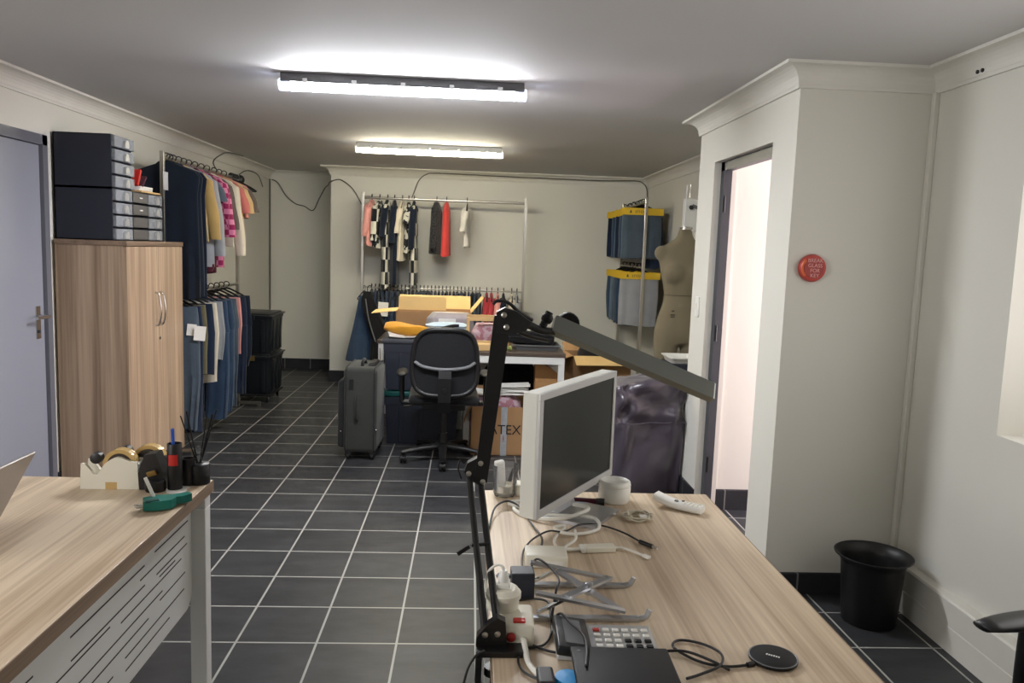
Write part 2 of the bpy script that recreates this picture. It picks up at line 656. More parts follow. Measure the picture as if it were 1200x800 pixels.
# ------------------------------------------------------------------ room shell
XL, YF, XP, YB, XR, YE, XC, YC, XA, ZC, YN = -2.36, 9.45, -1.51, 8.62, 1.9, 4.8, 1.36, 3.36, 1.95, 2.31, -2.5
MB().box(-2.7, 3.4, -2.8, 9.8, -.12, 0).build('floor', M['floor'])['kind'] = 'structure'
MB().box(-2.7, 3.4, -2.8, 9.8, ZC, ZC + .12).build('ceiling', M['ceiling'])['kind'] = 'structure'
DY0, DY1, DH = 3.66, 4.575, 2.03     # grey door in the left wall
m = MB()
LY0, LY1, LZ0, LZ1 = -.6, 1.2, .9, 2.06      # unseen window added in the left wall beside the camera for side light
m.box(XL - .2, XL, YN, LY0, 0, ZC).box(XL - .2, XL, LY1, DY0, 0, ZC).box(XL - .2, XL, LY0, LY1, 0, LZ0).box(XL - .2, XL, LY0, LY1, LZ1, ZC)
m.box(XL - .2, XL, DY1, YF, 0, ZC).box(XL - .2, XL, DY0, DY1, DH, ZC)
struct(m.build('wall_left', M['wall']))
struct(MB().box(XL - .2, XP, YF, YF + .15, 0, ZC).build('wall_far', M['wall']))
m = MB().box(XP, XR + .3, YB, YF + .15, 0, ZC)
struct(m.build('wall_back', M['wall']))
struct(MB().box(XR, XR + .15, YE - .25, YB, 0, ZC).build('wall_right', M['wall']))
# projecting block with the doorway to the hallway
HY0, HY1, HH = 3.63, 4.5, 2.03
m = MB()
m.box(XC, XC + .13, YC, HY0, 0, ZC).box(XC, XC + .13, HY1, YE, 0, ZC).box(XC, XC + .13, HY0, HY1, HH, ZC)
m.box(XC + .13, XA + .2, YC, YC + .1, 0, ZC)
m.box(XC + .13, 3.2, 4.52, YE, 0, ZC)
struct(m.build('wall_block', M['wall']))
m = MB().box(XA + .2, 3.2, YC, YC + .1, 0, ZC)
struct(m.build('wall_hallway', M['wall']))
# right wall of the alcove with a deep window recess
WY0, WY1, WZ0, WZ1 = 1.42, 2.76, .885, 2.04
m = MB()
m.box(XA, XA + .3, WY1, YC, 0, ZC).box(XA, XA + .3, YN, WY0, 0, ZC)
m.box(XA, XA + .3, WY0, WY1, 0, WZ0).box(XA, XA + .3, WY0, WY1, WZ1, ZC)
struct(m.build('wall_alcove', M['wall']))
m = MB().box(XL - .2, XA + .3, YN - .2, YN, 0, ZC)
struct(m.build('wall_rear', M['wall']))


def window(name, frame_boxes, pane):
    f = frame_boxes.build(name, M['white_steel'])
    struct(f)
    p = pane.build('pane', M['glass'], f)
    return f


m = MB()
x = XA + .24
m.box(x, x + .05, WY0, WY0 + .05, WZ0, WZ1).box(x, x + .05, WY1 - .05, WY1, WZ0, WZ1)
m.box(x, x + .05, WY0, WY1, WZ0, WZ0 + .05).box(x, x + .05, WY0, WY1, WZ1 - .05, WZ1)
m.box(x, x + .05, 2.02, 2.06, WZ0, WZ1)
window('window_1', m, MB().box(x + .02, x + .026, WY0 + .05, WY1 - .05, WZ0 + .05, WZ1 - .05))
m = MB()
x = XL - .16
m.box(x, x + .05, LY0, LY0 + .05, LZ0, LZ1).box(x, x + .05, LY1 - .05, LY1, LZ0, LZ1)
m.box(x, x + .05, LY0, LY1, LZ0, LZ0 + .05).box(x, x + .05, LY0, LY1, LZ1 - .05, LZ1).box(x, x + .05, .28, .32, LZ0, LZ1)
window('added_window_2', m, MB().box(x + .02, x + .026, LY0 + .05, LY1 - .05, LZ0 + .05, LZ1 - .05))  # frame and pane of the added window, out of view


def sweep(name, path, prof, mat, closed=False):
    """Sweep a (distance from wall, z) profile along the room side (right hand) of a wall path, mitred."""
    n = len(path)
    rings = []
    for i in range(n):
        def nrm(a, b):
            d = Vector((b[0] - a[0], b[1] - a[1])).normalized()
            return Vector((d.y, -d.x))
        n1 = nrm(path[i - 1], path[i]) if i > 0 else None
        n2 = nrm(path[i], path[i + 1]) if i < n - 1 else None
        if n1 is None:
            mt = n2
        elif n2 is None:
            mt = n1
        else:
            mt = (n1 + n2)
            mt = mt / max(.2, mt.dot(n1))
        rings.append([(path[i][0] + mt.x * d, path[i][1] + mt.y * d, z) for d, z in prof])
    return struct(MB().loft(rings).build(name, mat))


cove = [(0, ZC - .095), (.012, ZC - .095), (.014, ZC - .082)]
for k in range(7):
    a = k / 6 * PI / 2
    cove.append((.085 - .069 * math.cos(a), ZC - .08 + .066 * math.sin(a)))
cove += [(.098, ZC - .013), (.098, ZC), (0, ZC)]
sweep('trim_1', [(XL, YN), (XL, YF), (XP, YF), (XP, YB), (XR, YB), (XR, YE), (XC, YE), (XC, YC), (XA, YC), (XA, YN)], cove, M['cornice'])
skp = [(0, 0), (.011, 0), (.011, .118), (.008, .124), (0, .124)]
sweep('baseboard_left', [(XL, DY1 + .02), (XL, YF), (XP, YF), (XP, YB), (XR, YB), (XR, YE), (XC, YE), (XC, HY1)], skp, M['skirt'])
sweep('baseboard_right', [(XC, HY0), (XC, YC), (XA, YC)], [(0, 0), (.011, 0), (.011, .092), (.008, .098), (0, .098)], M['skirt'])
sweep('baseboard_hall', [(XC + .131, 4.52), (3.1, 4.52)], skp, M['skirt'])
# boxed pipe casing along the alcove wall
sweep('trim_2', [(XA, YC), (XA, YN)], [(0, 0), (.052, 0), (.052, .098), (.049, .101), (.052, .104), (.052, .196), (.046, .203), (0, .205)], M['stone'])
struct(MB().box(XA - .022, XA, YC - .03, YC - .001, .2, ZC - .09, .004).build('trim_3', M['wall']))

# grey door, left wall
m = MB()
fx0, fx1 = XL - .06, XL + .012
m.box(fx0, fx1, DY0 - .0, DY0 + .05, 0, DH).box(fx0, fx1, DY1 - .05, DY1, 0, DH).box(fx0, fx1, DY0, DY1, DH - .055, DH)
struct(m.build('trim_4', M['door_frame']))
door1 = struct(MB().box(XL - .05, XL - .008, DY0 + .053, DY1 - .053, .01, DH - .058, .002).build('door_1', M['door']))
hy = DY1 - .12
m = MB().box(XL - .008, XL - .002, hy - .022, hy + .022, .92, 1.1, .002)
esc = m.build('handle_plate', M['chrome'], door1)
MB().tube([(XL - .004, hy, 1.045), (XL + .05, hy, 1.045), (XL + .055, hy - .02, 1.045), (XL + .052, hy - .12, 1.045)], .009, 10, 3).build('lever_handle', M['chrome'], door1, 60)
MB().cyl((XL - .004, hy, .96), (XL + .004, hy, .96), .009).build('keyhole', M['dark_frame'], door1)
# hallway doorway: dark steel frame set back in the plaster opening
m = MB()
a0, a1 = XC + .04, XC + .085
m.box(a0, a1, HY1 - .06, HY1, 0, HH).box(a0, a1, HY0, HY0 + .02, 0, HH).box(a0, a1, HY0, HY1, HH - .05, HH)
df = struct(m.build('door_2', M['dark_frame']))
m = MB()
for z in (.25, 1.02, 1.75):
    m.cyl((a0 + .01, HY1 - .064, z), (a0 + .01, HY1 - .064, z + .09), .006, 8)
m.build('hinge', M['black_metal'], df)
m = MB().box(a0 - .002, a0 + .004, HY0 + .018, HY0 + .03, .98, 1.12)
m.build('strike_plate', M['gold'], df)

# ------------------------------------------------------------------ ceiling light fittings
def light_fitting(loc, L, body, tube, label):
    t = thing('fluorescent_light', label, 'ceiling light', loc, 0, None)
    z = ZC - loc[2]
    MB().box(-L / 2, L / 2, -.05, .05, z - .043, z, .004).build('housing', body, t)
    prof = [(-.036, -.03), (-.038, -.042), (-.033, -.056), (-.025, -.069), (-.013, -.076), (0, -.078), (.013, -.076), (.025, -.069), (.033, -.056), (.038, -.042), (.036, -.03)]
    MB().prism([(u, z + v) for u, v in prof], 'X', -L / 2 + .045, L / 2 - .045).build('diffuser', tube, t, 40)
    for s in (-1, 1):
        xs = sorted((s * (L / 2 - .045), s * (L / 2 + .012)))
        MB().prism([(u * 1.04, z + v * 1.04 + .001) for u, v in prof], 'X', xs[0], xs[1]).build('end_cap', M['tube_end'], t, 40)
    m = MB()
    for k in range(-2, 3):
        m.box(k * L / 5 - .012, k * L / 5 + .012, -.055, -.048, z - .048, z - .025, .002)
        m.box(k * L / 5 - .012, k * L / 5 + .012, .048, .055, z - .048, z - .025, .002)
    m.build('clip', M['chrome'], t)
    return t


light_fitting((-.355, 4.03, ZC), 1.18, M['fitting_dark'], M['tube_cool'], 'bright cool white tube light on the ceiling, the nearer of two')
light_fitting((-.36, 6.56, ZC), 1.16, M['fitting'], M['tube_warm'], 'dimmer warm white tube light on the ceiling, the farther of two')


# ------------------------------------------------------------------ wall fixtures and wiring
def cable(name, path, r, mat, label, cat='cable', k=6, group=None):
    o = MB().tube(path, r, 6, k).build(name, mat, None, 179)
    return tag(o, label, cat, group)


XW = XL + .018
cable('wall_cable', [(-2.349, 9.1, 2.1), (XW + .06, 8.64, 2.19), (XW + .03, 8.32, 2.2), (XW, 8.02, 2.1), (XW, 7.75, 2.05), (XW, 7.55, 2.1), (XW, 7.38, 2.19), (XW + .09, 7.4, 2.27), (XW + .1, 7.6, 2.295), (XW + .12, 7.9, 2.3)], .0055, M['wire'], 'grey cable looping below the cornice over the left clothes rack', k=6)
m = MB().tube([(-2.345, 9.405, 2.21), (-2.345, 9.41, .14)], .009, 6)
tag(m.build('wall_conduit', M['wire']), 'straight grey conduit running down the far left corner', 'conduit')
cable('wall_cable', [(-2.33, 9.42, 2.205), (-2.26, 9.432, 2.17), (-2.17, 9.435, 2.03), (-2.06, 9.437, 1.94), (-1.96, 9.437, 1.915), (-1.86, 9.437, 1.87), (-1.79, 9.43, 2.0), (-1.7, 9.3, 2.12), (-1.55, 8.7, 2.12), (-1.525, 8.6, 2.135), (-1.46, 8.6, 2.165), (-1.39, 8.606, 2.162), (-1.28, 8.61, 2.08), (-1.2, 8.61, 1.95), (-1.16, 8.61, 1.88)], .006, M['wire'], 'sagging grey cable crossing the far recess and wall corner to the rack post')
cable('wall_cable', [(-.66, 8.61, 1.99), (-.63, 8.6, 2.07), (-.58, 8.56, 2.19), (-.5, 8.54, 2.255), (-.36, 8.53, 2.272), (.4, 8.53, 2.265), (1.3, 8.53, 2.262), (1.72, 8.53, 2.275), (1.82, 8.55, 2.25), (1.87, 8.59, 2.19), (1.885, 8.605, 2.05)], .0055, M['wire'], 'long grey cable along the cornice of the back wall')
# push switch on the end of the block wall
t = thing('light_switch', 'small white switch plate beside the hallway doorway', 'switch', (XC, 4.66, 1.2))
MB().box(-.009, -.0005, -.035, .035, -.06, .06, .003).build('plate', M['white_pl'], t)
MB().box(-.013, -.008, -.01, .01, -.018, .018, .002).build('rocker', M['cream_pl'], t)
# round red break-glass unit
t = thing('call_point', 'round red sign with pale lettering on the alcove wall', 'sign', (1.464, YC, 1.466))
MB().lathe([(.058, -.001), (.06, -.012), (.054, -.03), (.05, -.032)], (0, 0, 0), 32, axis='Y').build('backing', M['red_sign'], t, 40)
MB().lathe([(.044, -.031), (.043, -.0345), (.03, -.035)], (0, 0, 0), 32, axis='Y').build('face', M['red_face'], t, 40)
m = MB()
ring1 = []
for k in range(9):
    a = PI - .75 + 1.5 * k / 8
    ring1.append((a, 0))
m.loft([[(r * math.cos(a), yy, r * math.sin(a)) for a, _ in ring1] for r, yy in ((.046, -.0315), (.046, -.0345), (.0535, -.0335), (.0545, -.030))], cap=False)
m.build('orange_band', M['orange'], t)
text_mesh('lettering', 'BREAK\nGLASS\nFOR\nKEY', .0225, M['sign_text'], t, (.004, -.0355, 0), (PI / 2, 0, 0))
# leftover mount high on the alcove wall
t = thing('wall_bracket', 'small pale strip with two dark screws below the alcove cornice', 'bracket', (XA, 3.12, 2.24))
MB().box(-.018, -.0005, -.11, .14, -.012, .022, .003).build('strip', M['cornice'], t)
m = MB()
for yy in (-.09, -.06):
    m.cyl((-.0235, yy, .004), (-.017, yy, .004), .008, 8)
m.build('screw', M['black_metal'], t)

# ------------------------------------------------------------------ right desk
t = thing('desk', 'light oak desk with white steel legs holding the monitor, at right', 'desk', (.06, 1.08, 0))
DW, DL, DZ = .725, 1.39, .73
MB().box(.001, DW - .001, .001, DL - .001, .704, DZ, .002).build('desktop', M['desk_oak'], t)
m = MB()
m.box(-.0015, .001, 0, DL, .705, DZ - .001).box(DW - .001, DW + .0015, 0, DL, .705, DZ - .001).box(0, DW, DL - .001, DL + .0015, .705, DZ - .001).box(0, DW, -.0015, .001, .705, DZ - .001)
m.build('edge_band', M['desk_edge'], t)
for (xx, yy) in ((.02, .04), (DW - .07, .04), (.02, DL - .09), (DW - .07, DL - .09)):
    MB().box(xx, xx + .05, yy, yy + .05, 0, .66, .003).build('leg', M['white_steel'], t)
m = MB()
m.box(.02, DW - .02, .04, .09, .66, .703, .003).box(.02, DW - .02, DL - .09, DL - .04, .66, .703, .003)
m.box(.1, .14, .09, DL - .09, .66, .703, .003).box(DW - .14, DW - .1, .09, DL - .09, .66, .703, .003)
m.build('frame', M['white_steel'], t)

# ------------------------------------------------------------------ left desk with slotted modesty panel
t = thing('desk', 'light oak desk with slotted white front panel in the left foreground', 'desk', (-.81, 2.525, 0))
MB().box(-.86, -.001, -1.75, -.001, .692, .73, .002).build('desktop', M['desk_oak'], t)
m = MB()
m.box(-.001, .0015, -1.75, 0, .693, .729).box(-.86, 0, -.001, .0015, .693, .729)
m.build('edge_band', M['desk_edge'], t)
for (xx, yy) in ((-.058, -.055), (-.84, -.055), (-.058, -1.72), (-.84, -1.72)):
    MB().box(xx, xx + .05, yy, yy + .05, 0, .65, .003).build('leg', M['white_steel'], t)
m = MB()
m.box(-.84, -.008, -.055, -.005, .65, .692, .003).box(-.84, -.008, -1.72, -1.67, .65, .692, .003)
m.box(-.13, -.09, -1.67, -.055, .65, .692).box(-.79, -.75, -1.67, -.055, .65, .692)
m.build('frame', M['white_steel'], t)
poly = [(-.062, .67), (-.062, .39)]
for k in range(1, 7):
    a = k / 6 * PI / 2
    poly.append((-.112 + .05 * math.cos(a), .39 - .05 * math.sin(a)))
poly += [(-1.6, .34), (-1.6, .67)]
MB().prism(poly, 'X', -.056, -.05).build('modesty_panel', M['white_steel'], t)
m = MB()
rs = random.Random(5)
for (y0, ln, z) in ((-.09, .26, .625), (-.42, .4, .615), (-.97, .45, .61), (-.12, .33, .585), (-.2, .12, .54), (-.1, .24, .555), (-.42, .4, .56), (-.15, .42, .525), (-.63, .3, .545),
                    (-.3, .5, .49), (-.85, .35, .5), (-.12, .2, .47), (-.4, .42, .455), (-.75, .3, .45), (-.13, .42, .42), (-.62, .32, .41), (-.25, .3, .385), (-.7, .28, .375), (-1.05, .3, .47), (-1.1, .3, .4)):
    m.box(-.0502, -.0494, y0 - ln, y0, z - .002, z + .002)
m.build('slot', M['slot'], t)

# ------------------------------------------------------------------ oak cabinet
cx, cy = -2.342, 4.605
t = thing('cabinet', 'two-door light oak cabinet standing beside the grey door', 'cabinet', (cx, cy, 0))
W, D, H = .87, .395, 1.47
m = MB()
m.box(0, D - .02, 0, .018, .06, H - .028).box(0, D - .02, W - .018, W, .06, H - .028).box(0, .012, .018, W - .018, .06, H - .028)
m.box(0, D - .02, .018, W - .018, .06, .08).box(.01, D - .03, .004, W - .004, 0, .06)
m.build('body', M['cab_oak'], t)
MB().box(-.002, D + .004, -.004, W + .004, H - .028, H, .002).build('top', M['cab_top'], t)
for i, (y0, y1) in enumerate(((.002, W / 2 - .0015), (W / 2 + .0015, W - .002))):
    d = MB().box(D - .02, D - .001, y0, y1, .064, H - .031, .001).build('door', M['cab_oak'], t)
    hy = W / 2 - .035 if i == 0 else W / 2 + .035
    MB().tube([(D - .003, hy, .95), (D + .02, hy, .965), (D + .032, hy, 1.03), (D + .032, hy, 1.08), (D + .02, hy, 1.145), (D - .003, hy, 1.16)], .006, 8, 5).build('handle', M['chrome'], d, 60)
MB().lathe([(.011, 0), (.011, .006), (.007, .008)], (D - .001, W / 2 + .02, .87), 14, axis='X').build('lock', M['chrome'], t, 40)


# drawer towers on the cabinet
def drawer_unit(label, z0, y0, w, cols, rows, h, lip=.0):
    t = thing('drawer_unit', label, 'storage drawers', (-2.345, y0, z0))
    dep = .335
    ch = h / rows
    m = MB()
    m.box(0, dep - .02, 0, .006, 0, h).box(0, dep - .02, w - .006, w, 0, h).box(0, dep - .02, 0, w, 0, .006).box(0, dep - .02, 0, w, h - .006, h).box(0, .006, 0, w, 0, h)
    for r in range(1, rows):
        m.box(0, dep - .03, .004, w - .004, r * ch - .002, r * ch + .002)
    cw = w / cols
    for c in range(1, cols):
        m.box(0, dep - .03, c * cw - .002, c * cw + .002, 0, h)
    m.build('case', M['navy_plastic'], t)
    for r in range(rows):
        for c in range(cols):
            a, b = c * cw + .006, (c + 1) * cw - .006
            z, zz = r * ch + .005, (r + 1) * ch - .006
            mid = cols == 3 and c == 1
            m = MB()
            m.box(dep - .03, dep, a, b, z, z + .004).box(dep - .004, dep, a, b, z, zz, .0015)
            m.box(.02, dep, a, a + .003, z, zz).box(.02, dep, b - .003, b, z, zz).box(.02, dep, a, b, z, z + .003)
            if not mid:
                yc = (a + b) / 2 + .01
                arch = [(yc - .026, z + .006), (yc + .026, z + .006), (yc + .026, z + .03), (yc + .018, z + .046), (yc, z + .052), (yc - .018, z + .046), (yc - .026, z + .03)]
            d = m.build('drawer', M['clear_label'] if mid else M['clear_pl'], t)
            if not mid:
                MB().prism(arch, 'X', dep, dep + .012).build('pull', M['silver_pl'], d)
            if mid:
                d['label'] = 'dark grey drawer'
                if r >= 2:
                    MB().box(dep, dep + .006, (a + b) / 2 - .02, (a + b) / 2 + .02, z + .028, z + .036, .002).build('pull', M['white_pl'], d)
            else:
                m = MB()
                rr = random.Random(r * 7 + c)
                for k in range(3):
                    u = .05 + rr.random() * .2
                    m.box(u, u + .05, a + .012, b - .012 - rr.random() * .04, z + .004, z + .02 + rr.random() * .02)
                m.build('contents', M['grey_pl'], d)
    return t


drawer_unit('black storage unit with clear drawers, three columns wide, on cabinet top', 1.471, 4.625, .68, 3, 4, .293)
drawer_unit('narrow black storage unit of four clear drawers, topmost on the cabinet', 1.7655, 4.625, .262, 1, 4, .297)
# things lying on the lower drawer unit
o = MB().box(0, .15, 0, .3, 0, .012, .002).build('wooden_board', M['wood_raw'], None, loc=(-2.16, 4.98, 1.7655))
tag(o, 'thin pale board lying on the wide drawer unit', 'board')
m = MB()
for k in range(3):
    m.box(-.01 + .004 * k, .13 + .003 * k, .005 * k, .2 - .006 * k, .009 * k, .009 * k + .0085, .001)
tag(m.build('paper_stack', M['paper'], None, loc=(-2.16, 5.0, 1.778)), 'small stack of white paper on the board beside the drawers', 'paper')
m = MB().box(0, .1, 0, .02, 0, .11, .003, mat=T(0, 0, 0, -.5))
tag(m.build('red_booklet', M['red'], None, loc=(-2.12, 4.95, 1.808)), 'red booklet leaning on the papers beside the top drawer unit', 'book')
m = MB().box(0, .09, 0, .015, 0, .09, .003, mat=T(0, 0, 0, -.8))
tag(m.build('dark_booklet', M['burgundy'], None, loc=(-2.11, 5.02, 1.808)), 'dark red booklet leaning on the red one above the papers', 'book')


# ------------------------------------------------------------------ hanging clothes
def hang_rings(prof, thick, seed, amp=.012, n=28, sharp=2.6):
    """Rings of a hanging cloth body. prof: (z, x_left, x_right, thickness scale)."""
    rs = random.Random(seed)
    ph = [rs.random() * 6.28 for _ in range(6)]
    fr = [rs.choice((3, 4, 5, 6)) for _ in range(3)]
    z0 = prof[0][0]
    zl = prof[-1][0]
    rings = []
    # resample
    steps = 16
    P = []
    for i in range(len(prof) - 1):
        a, b = prof[i], prof[i + 1]
        kk = max(1, int(round(steps * abs(b[0] - a[0]) / max(.01, abs(z0 - zl)))))
        for j in range(kk):
            t = j / kk
            P.append(tuple(a[q] + (b[q] - a[q]) * t for q in range(4)))
    P.append(prof[-1])
    for (z, xl, xr, ts) in P:
        s = (z0 - z) / max(.01, (z0 - zl))
        c, hw = (xl + xr) / 2, (xr - xl) / 2
        ring = []
        for k in range(n):
            a = 2 * PI * k / n
            ca, sa = math.cos(a), math.sin(a)
            x = c + hw * math.copysign(abs(ca) ** (2 / sharp), ca)
            w = amp * (.15 + .85 * s) * (math.sin(fr[0] * PI * (x - c) / max(hw, .02) + ph[0] + s) + .6 * math.sin((fr[1] + 2) * PI * (x - c) / max(hw, .02) + ph[1] - 2 * s))
            y = thick * ts * math.copysign(abs(sa) ** (2 / sharp), sa) + w + .01 * s * math.sin(ph[2])
            ring.append((x + .006 * s * math.sin(ph[3] + 5 * s), y, z + .008 * s * math.sin(2 * a + ph[4]) * (1 if s > .95 else 0)))
        rings.append(ring)
    return rings


def sleeve_rings(side, hw, ln, rad, seed, flare=.05, zs=-.13):
    rs = random.Random(seed)
    rings = []
    for i in range(9):
        t = i / 8
        cxx = side * (hw - .035 + flare * t + .02 * math.sin(t * 2))
        r = rad * (1.05 - .3 * t) * (1 + .08 * math.sin(9 * t + seed))
        z = zs - ln * t
        ring = []
        for k in range(12):
            a = 2 * PI * k / 12
            ring.append((cxx + r * math.cos(a), .75 * r * math.sin(a) + .02 * t, z + side * .6 * r * math.cos(a) * (1 - t) * -.9))
        rings.append(ring)
    return rings


HANG = {}


def hanger(loc, rz, mat, label, group):
    key = mat.name
    if key not in HANG:
        m = MB()
        hook = [(-.016, 0, -.012), (-.021, 0, .003), (-.012, 0, .0185), (.006, 0, .0195), (.0195, 0, .008), (.018, 0, -.010), (.004, 0, -.022), (0, 0, -.038)]
        m.tube(hook, .0042, 6, 4)
        m.tube([(-.17, 0, -.118), (-.13, 0, -.09), (-.04, 0, -.046), (0, 0, -.036), (.04, 0, -.046), (.13, 0, -.09), (.17, 0, -.118)], .008, 6, 3)
        m.tube([(-.165, 0, -.119), (.165, 0, -.119)], .005, 6)
        o = m.build('clothes_hanger', mat, None, 60)
        HANG[key] = o
    else:
        o = HANG[key].copy()
        COL.objects.link(o)
    o.location = loc
    o.rotation_euler = (0, 0, rz)
    tag(o, label, 'hanger', group)
    return o


def top_garment(name, label, cat, loc, rz, hw, ln, thick, mat, seed, sleeve=None, srad=.06, smat=None, hem=None, flare=.0, amp=.012, drop=-.026):
    t = thing(name, label, cat, loc, rz)
    prof = [(-.062 - drop, -.055, .055, .45), (-.08 - drop, -.075, .075, .6), (-.12 - drop, -hw + .03, hw - .03, .8), (-.16 - drop, -hw, hw, 1.0), (-.28 - drop, -hw + .015, hw - .015, 1.0), (-ln, -hw - flare, hw + flare, 1.15)]
    MB().loft(hang_rings(prof, thick, seed, amp)).build('body', mat, t, 70)
    if sleeve:
        for s in (-1, 1):
            MB().loft(sleeve_rings(s, hw, sleeve, srad, seed + s, zs=-.135 - drop)).build('sleeve', smat or mat, t, 60)
    if hem:
        pr = [(-ln + .012, -hw - flare + .004, hw + flare - .004, 1.15), (-ln - .035, -hw - flare + .012, hw + flare - .012, 1.05)]
        MB().loft(hang_rings(pr, thick * .98, seed, amp * .7)).build('hem', hem, t, 70)
    return t


def trousers(name, label, loc, rz, hw, ln, thick, mat, seed, band=None, taper=.75, amp=.009, top=-.09, legs=True, cat='jeans'):
    t = thing(name, label, cat, loc, rz)
    prof = [(top, -hw, hw, .8), (top - .05, -hw - .005, hw + .005, 1.0), (top - .22, -hw - .02, hw + .02, 1.15)]
    if legs:
        MB().loft(hang_rings(prof + [(top - .25, -hw - .018, hw + .018, 1.15)], thick, seed, amp * .3)).build('waist', band or mat, t, 70)
        for s in (-1, 1):
            a = sorted((0.004 * s, s * (hw + .015)))
            b = sorted((s * hw * (1 - taper) * .3, s * (hw * (.35 + taper * .7))))
            MB().loft(hang_rings([(top - .24, a[0], a[1], 1.15), (top - .5, a[0], a[1], 1.05), (top - ln, b[0], b[1], 1.2)], thick, seed + s, amp)).build('leg', mat, t, 70)
    else:
        MB().loft(hang_rings(prof + [(top - ln, -hw * 1.02, hw * 1.02, 1.25)], thick, seed, amp)).build('panel', mat, t, 70)
    return t


def rail_rack(label, x0, y0, x1, y1, top, rails, r=.014, foot=.2, square=True):
    """Two uprights joined by rails; things hang on the rails."""
    t = thing('clothes_rack', label, 'clothes rack', (x0, y0, 0), math.atan2(y1 - y0, x1 - x0))
    L = math.hypot(x1 - x0, y1 - y0)
    for xx in (0, L):
        MB().box(xx - .014, xx + .014, -.014, .014, .0, top, .003).build('post', M['nickel'], t)
        m = MB().box(xx - .014, xx + .014, -foot, foot, .02, .045, .003)
        m.box(xx - .014, xx + .014, -foot, -foot + .03, 0, .02).box(xx - .014, xx + .014, foot - .03, foot, 0, .02)
        m.build('foot', M['nickel'], t)
    for z, rr in rails:
        MB().cyl((.01, 0, z), (L - .01, 0, z), rr, 14).build('rail', M['nickel'], t, 60)
    return t


# ---- left rack, along the left wall
LX = -2.08
rail_rack('tall clothes rack along the left wall behind the oak cabinet', LX, 5.5, LX, 7.2, 2.07, ((2.03, .013), (1.11, .012)))
tag(MB().box(-.001, .001, 0, .11, 0, .12).build('paper_notice', M['paper'], None, loc=(LX + .016, 5.47, 1.815)), 'white paper notice stuck on the left rack post', 'notice')
ball = thing('rail_end_cap', 'round black knob at the far end of the upper left rail', 'knob', (LX, 7.27, 2.03))
MB().sphere((0, 0, 0), .045, 16).build('ball', M['black'], ball, 179)
MB().cyl((0, -.052, 0), (0, -.03, 0), .012).build('socket', M['black'], ball)

G = 'black hangers crowded on the upper left rail'
HB = 'black plastic clothes hanger among those crowded on the upper left rail'
ups = [
    (5.575, .222, .96, .026, 'navy', None, None, 'dress', 'long plain navy dress hanging closest to the left rack post'),
    (5.635, .225, .95, .026, 'navy', None, None, 'dress', 'second long navy dress on the left rack, behind the closest'),
    (5.695, .228, .97, .026, 'denim_n', None, None, 'dress', 'third long navy dress on the left rack, slightly lower hem'),
    (5.80, .215, .56, .025, 'beige', .44, 'ochre', 'jumper', 'pale beige jumper with long sleeves beside the navy dresses'),
    (5.90, .215, .74, .03, 'greymarl', .56, 'greymarl', 'sweatshirt', 'light grey long sleeved sweatshirt behind the beige jumper'),
    (6.0, .2, .80, .02, 'burgundy', .16, 'slate', 'top', 'burgundy top with slate short sleeves, mostly hidden by grey sweatshirt'),
    (6.13, .222, .75, .032, 'pinkcheck', .42, 'pinkcheck', 'cardigan', 'pink checked long knit in the middle of the left rack'),
    (6.27, .205, .44, .026, 'taupe', .36, 'taupe', 'top', 'dark taupe top between pink check knit and cream fleece'),
    (6.40, .222, .60, .034, 'cream', .56, 'cream', 'fleece', 'cream long sleeved fleece right of the pink check knit'),
    (6.57, .21, .40, .025, 'salmon', .22, 'salmon', 'shirt', 'salmon pink T-shirt behind the cream fleece'),
    (6.70, .21, .52, .025, 'sand', .22, 'sand', 'shirt', 'sand coloured T-shirt behind the salmon one'),
    (6.83, .21, .36, .024, 'pinkpale', .2, 'taupe', 'shirt', 'pale pink T-shirt, last garment at far end of left rack'),
]
for i, (y, hw, ln, th, mt, sl, sm, kind, lab) in enumerate(ups):
    hanger((LX, y, 2.045), 0.0, M['black'], HB, G)
    top_garment(kind if kind != 'top' else 'jersey_top', lab, kind, (LX, y, 2.045), random.uniform(-.05, .05), hw, ln, th, M[mt], 30 + i, sl, .055, M[sm] if sm else None, M['burgundy'] if kind == 'sweatshirt' else None, amp=.014 if kind == 'dress' else .01)
for k in range(6):
    hanger((LX, 7.02 + .03 * k, 2.045), .08 * (k - 2), M['black'], HB, G)

G2 = 'black clip hangers on the lower left rail'
HB2 = 'black clip hanger on the lower rail of the left rack'
lows = [
    (5.56, .17, .86, .03, 'denim_g', 'faded grey-blue jeans nearest the cabinet on the left lower rail', True),
    (5.64, .165, .90, .03, 'denim_d', 'dark indigo jeans just behind the faded pair on left lower rail', True),
    (5.76, .16, .50, .03, 'olive', 'short olive brown skirt on the left lower rail', False),
    (5.88, .17, .52, .03, 'denim_d', 'dark blue denim shorts behind the olive skirt', False),
    (5.98, .165, .60, .024, 'cream', 'cream skirt with pale hem on the left lower rail', False),
    (6.10, .17, .44, .024, 'greymarl', 'light grey skirt beside the cream one on left lower rail', False),
    (6.20, .175, .92, .03, 'denim_m', 'mid blue long jeans in the middle of the left lower rail', True),
    (6.34, .175, .90, .03, 'denim_m', 'mid blue jeans farther along, behind the first mid blue pair', True),
    (6.48, .165, .88, .028, 'denim_g', 'grey-blue jeans near the far end of left lower rail', True),
    (6.62, .16, .46, .022, 'pinkpale', 'pale pink skirt near the far end of left lower rail', False),
    (6.74, .165, .82, .028, 'denim_d', 'dark blue jeans in front of the black tubs on left lower rail', True),
    (6.88, .165, .6, .028, 'denim_n', 'navy trousers, last on the left lower rail', True),
]
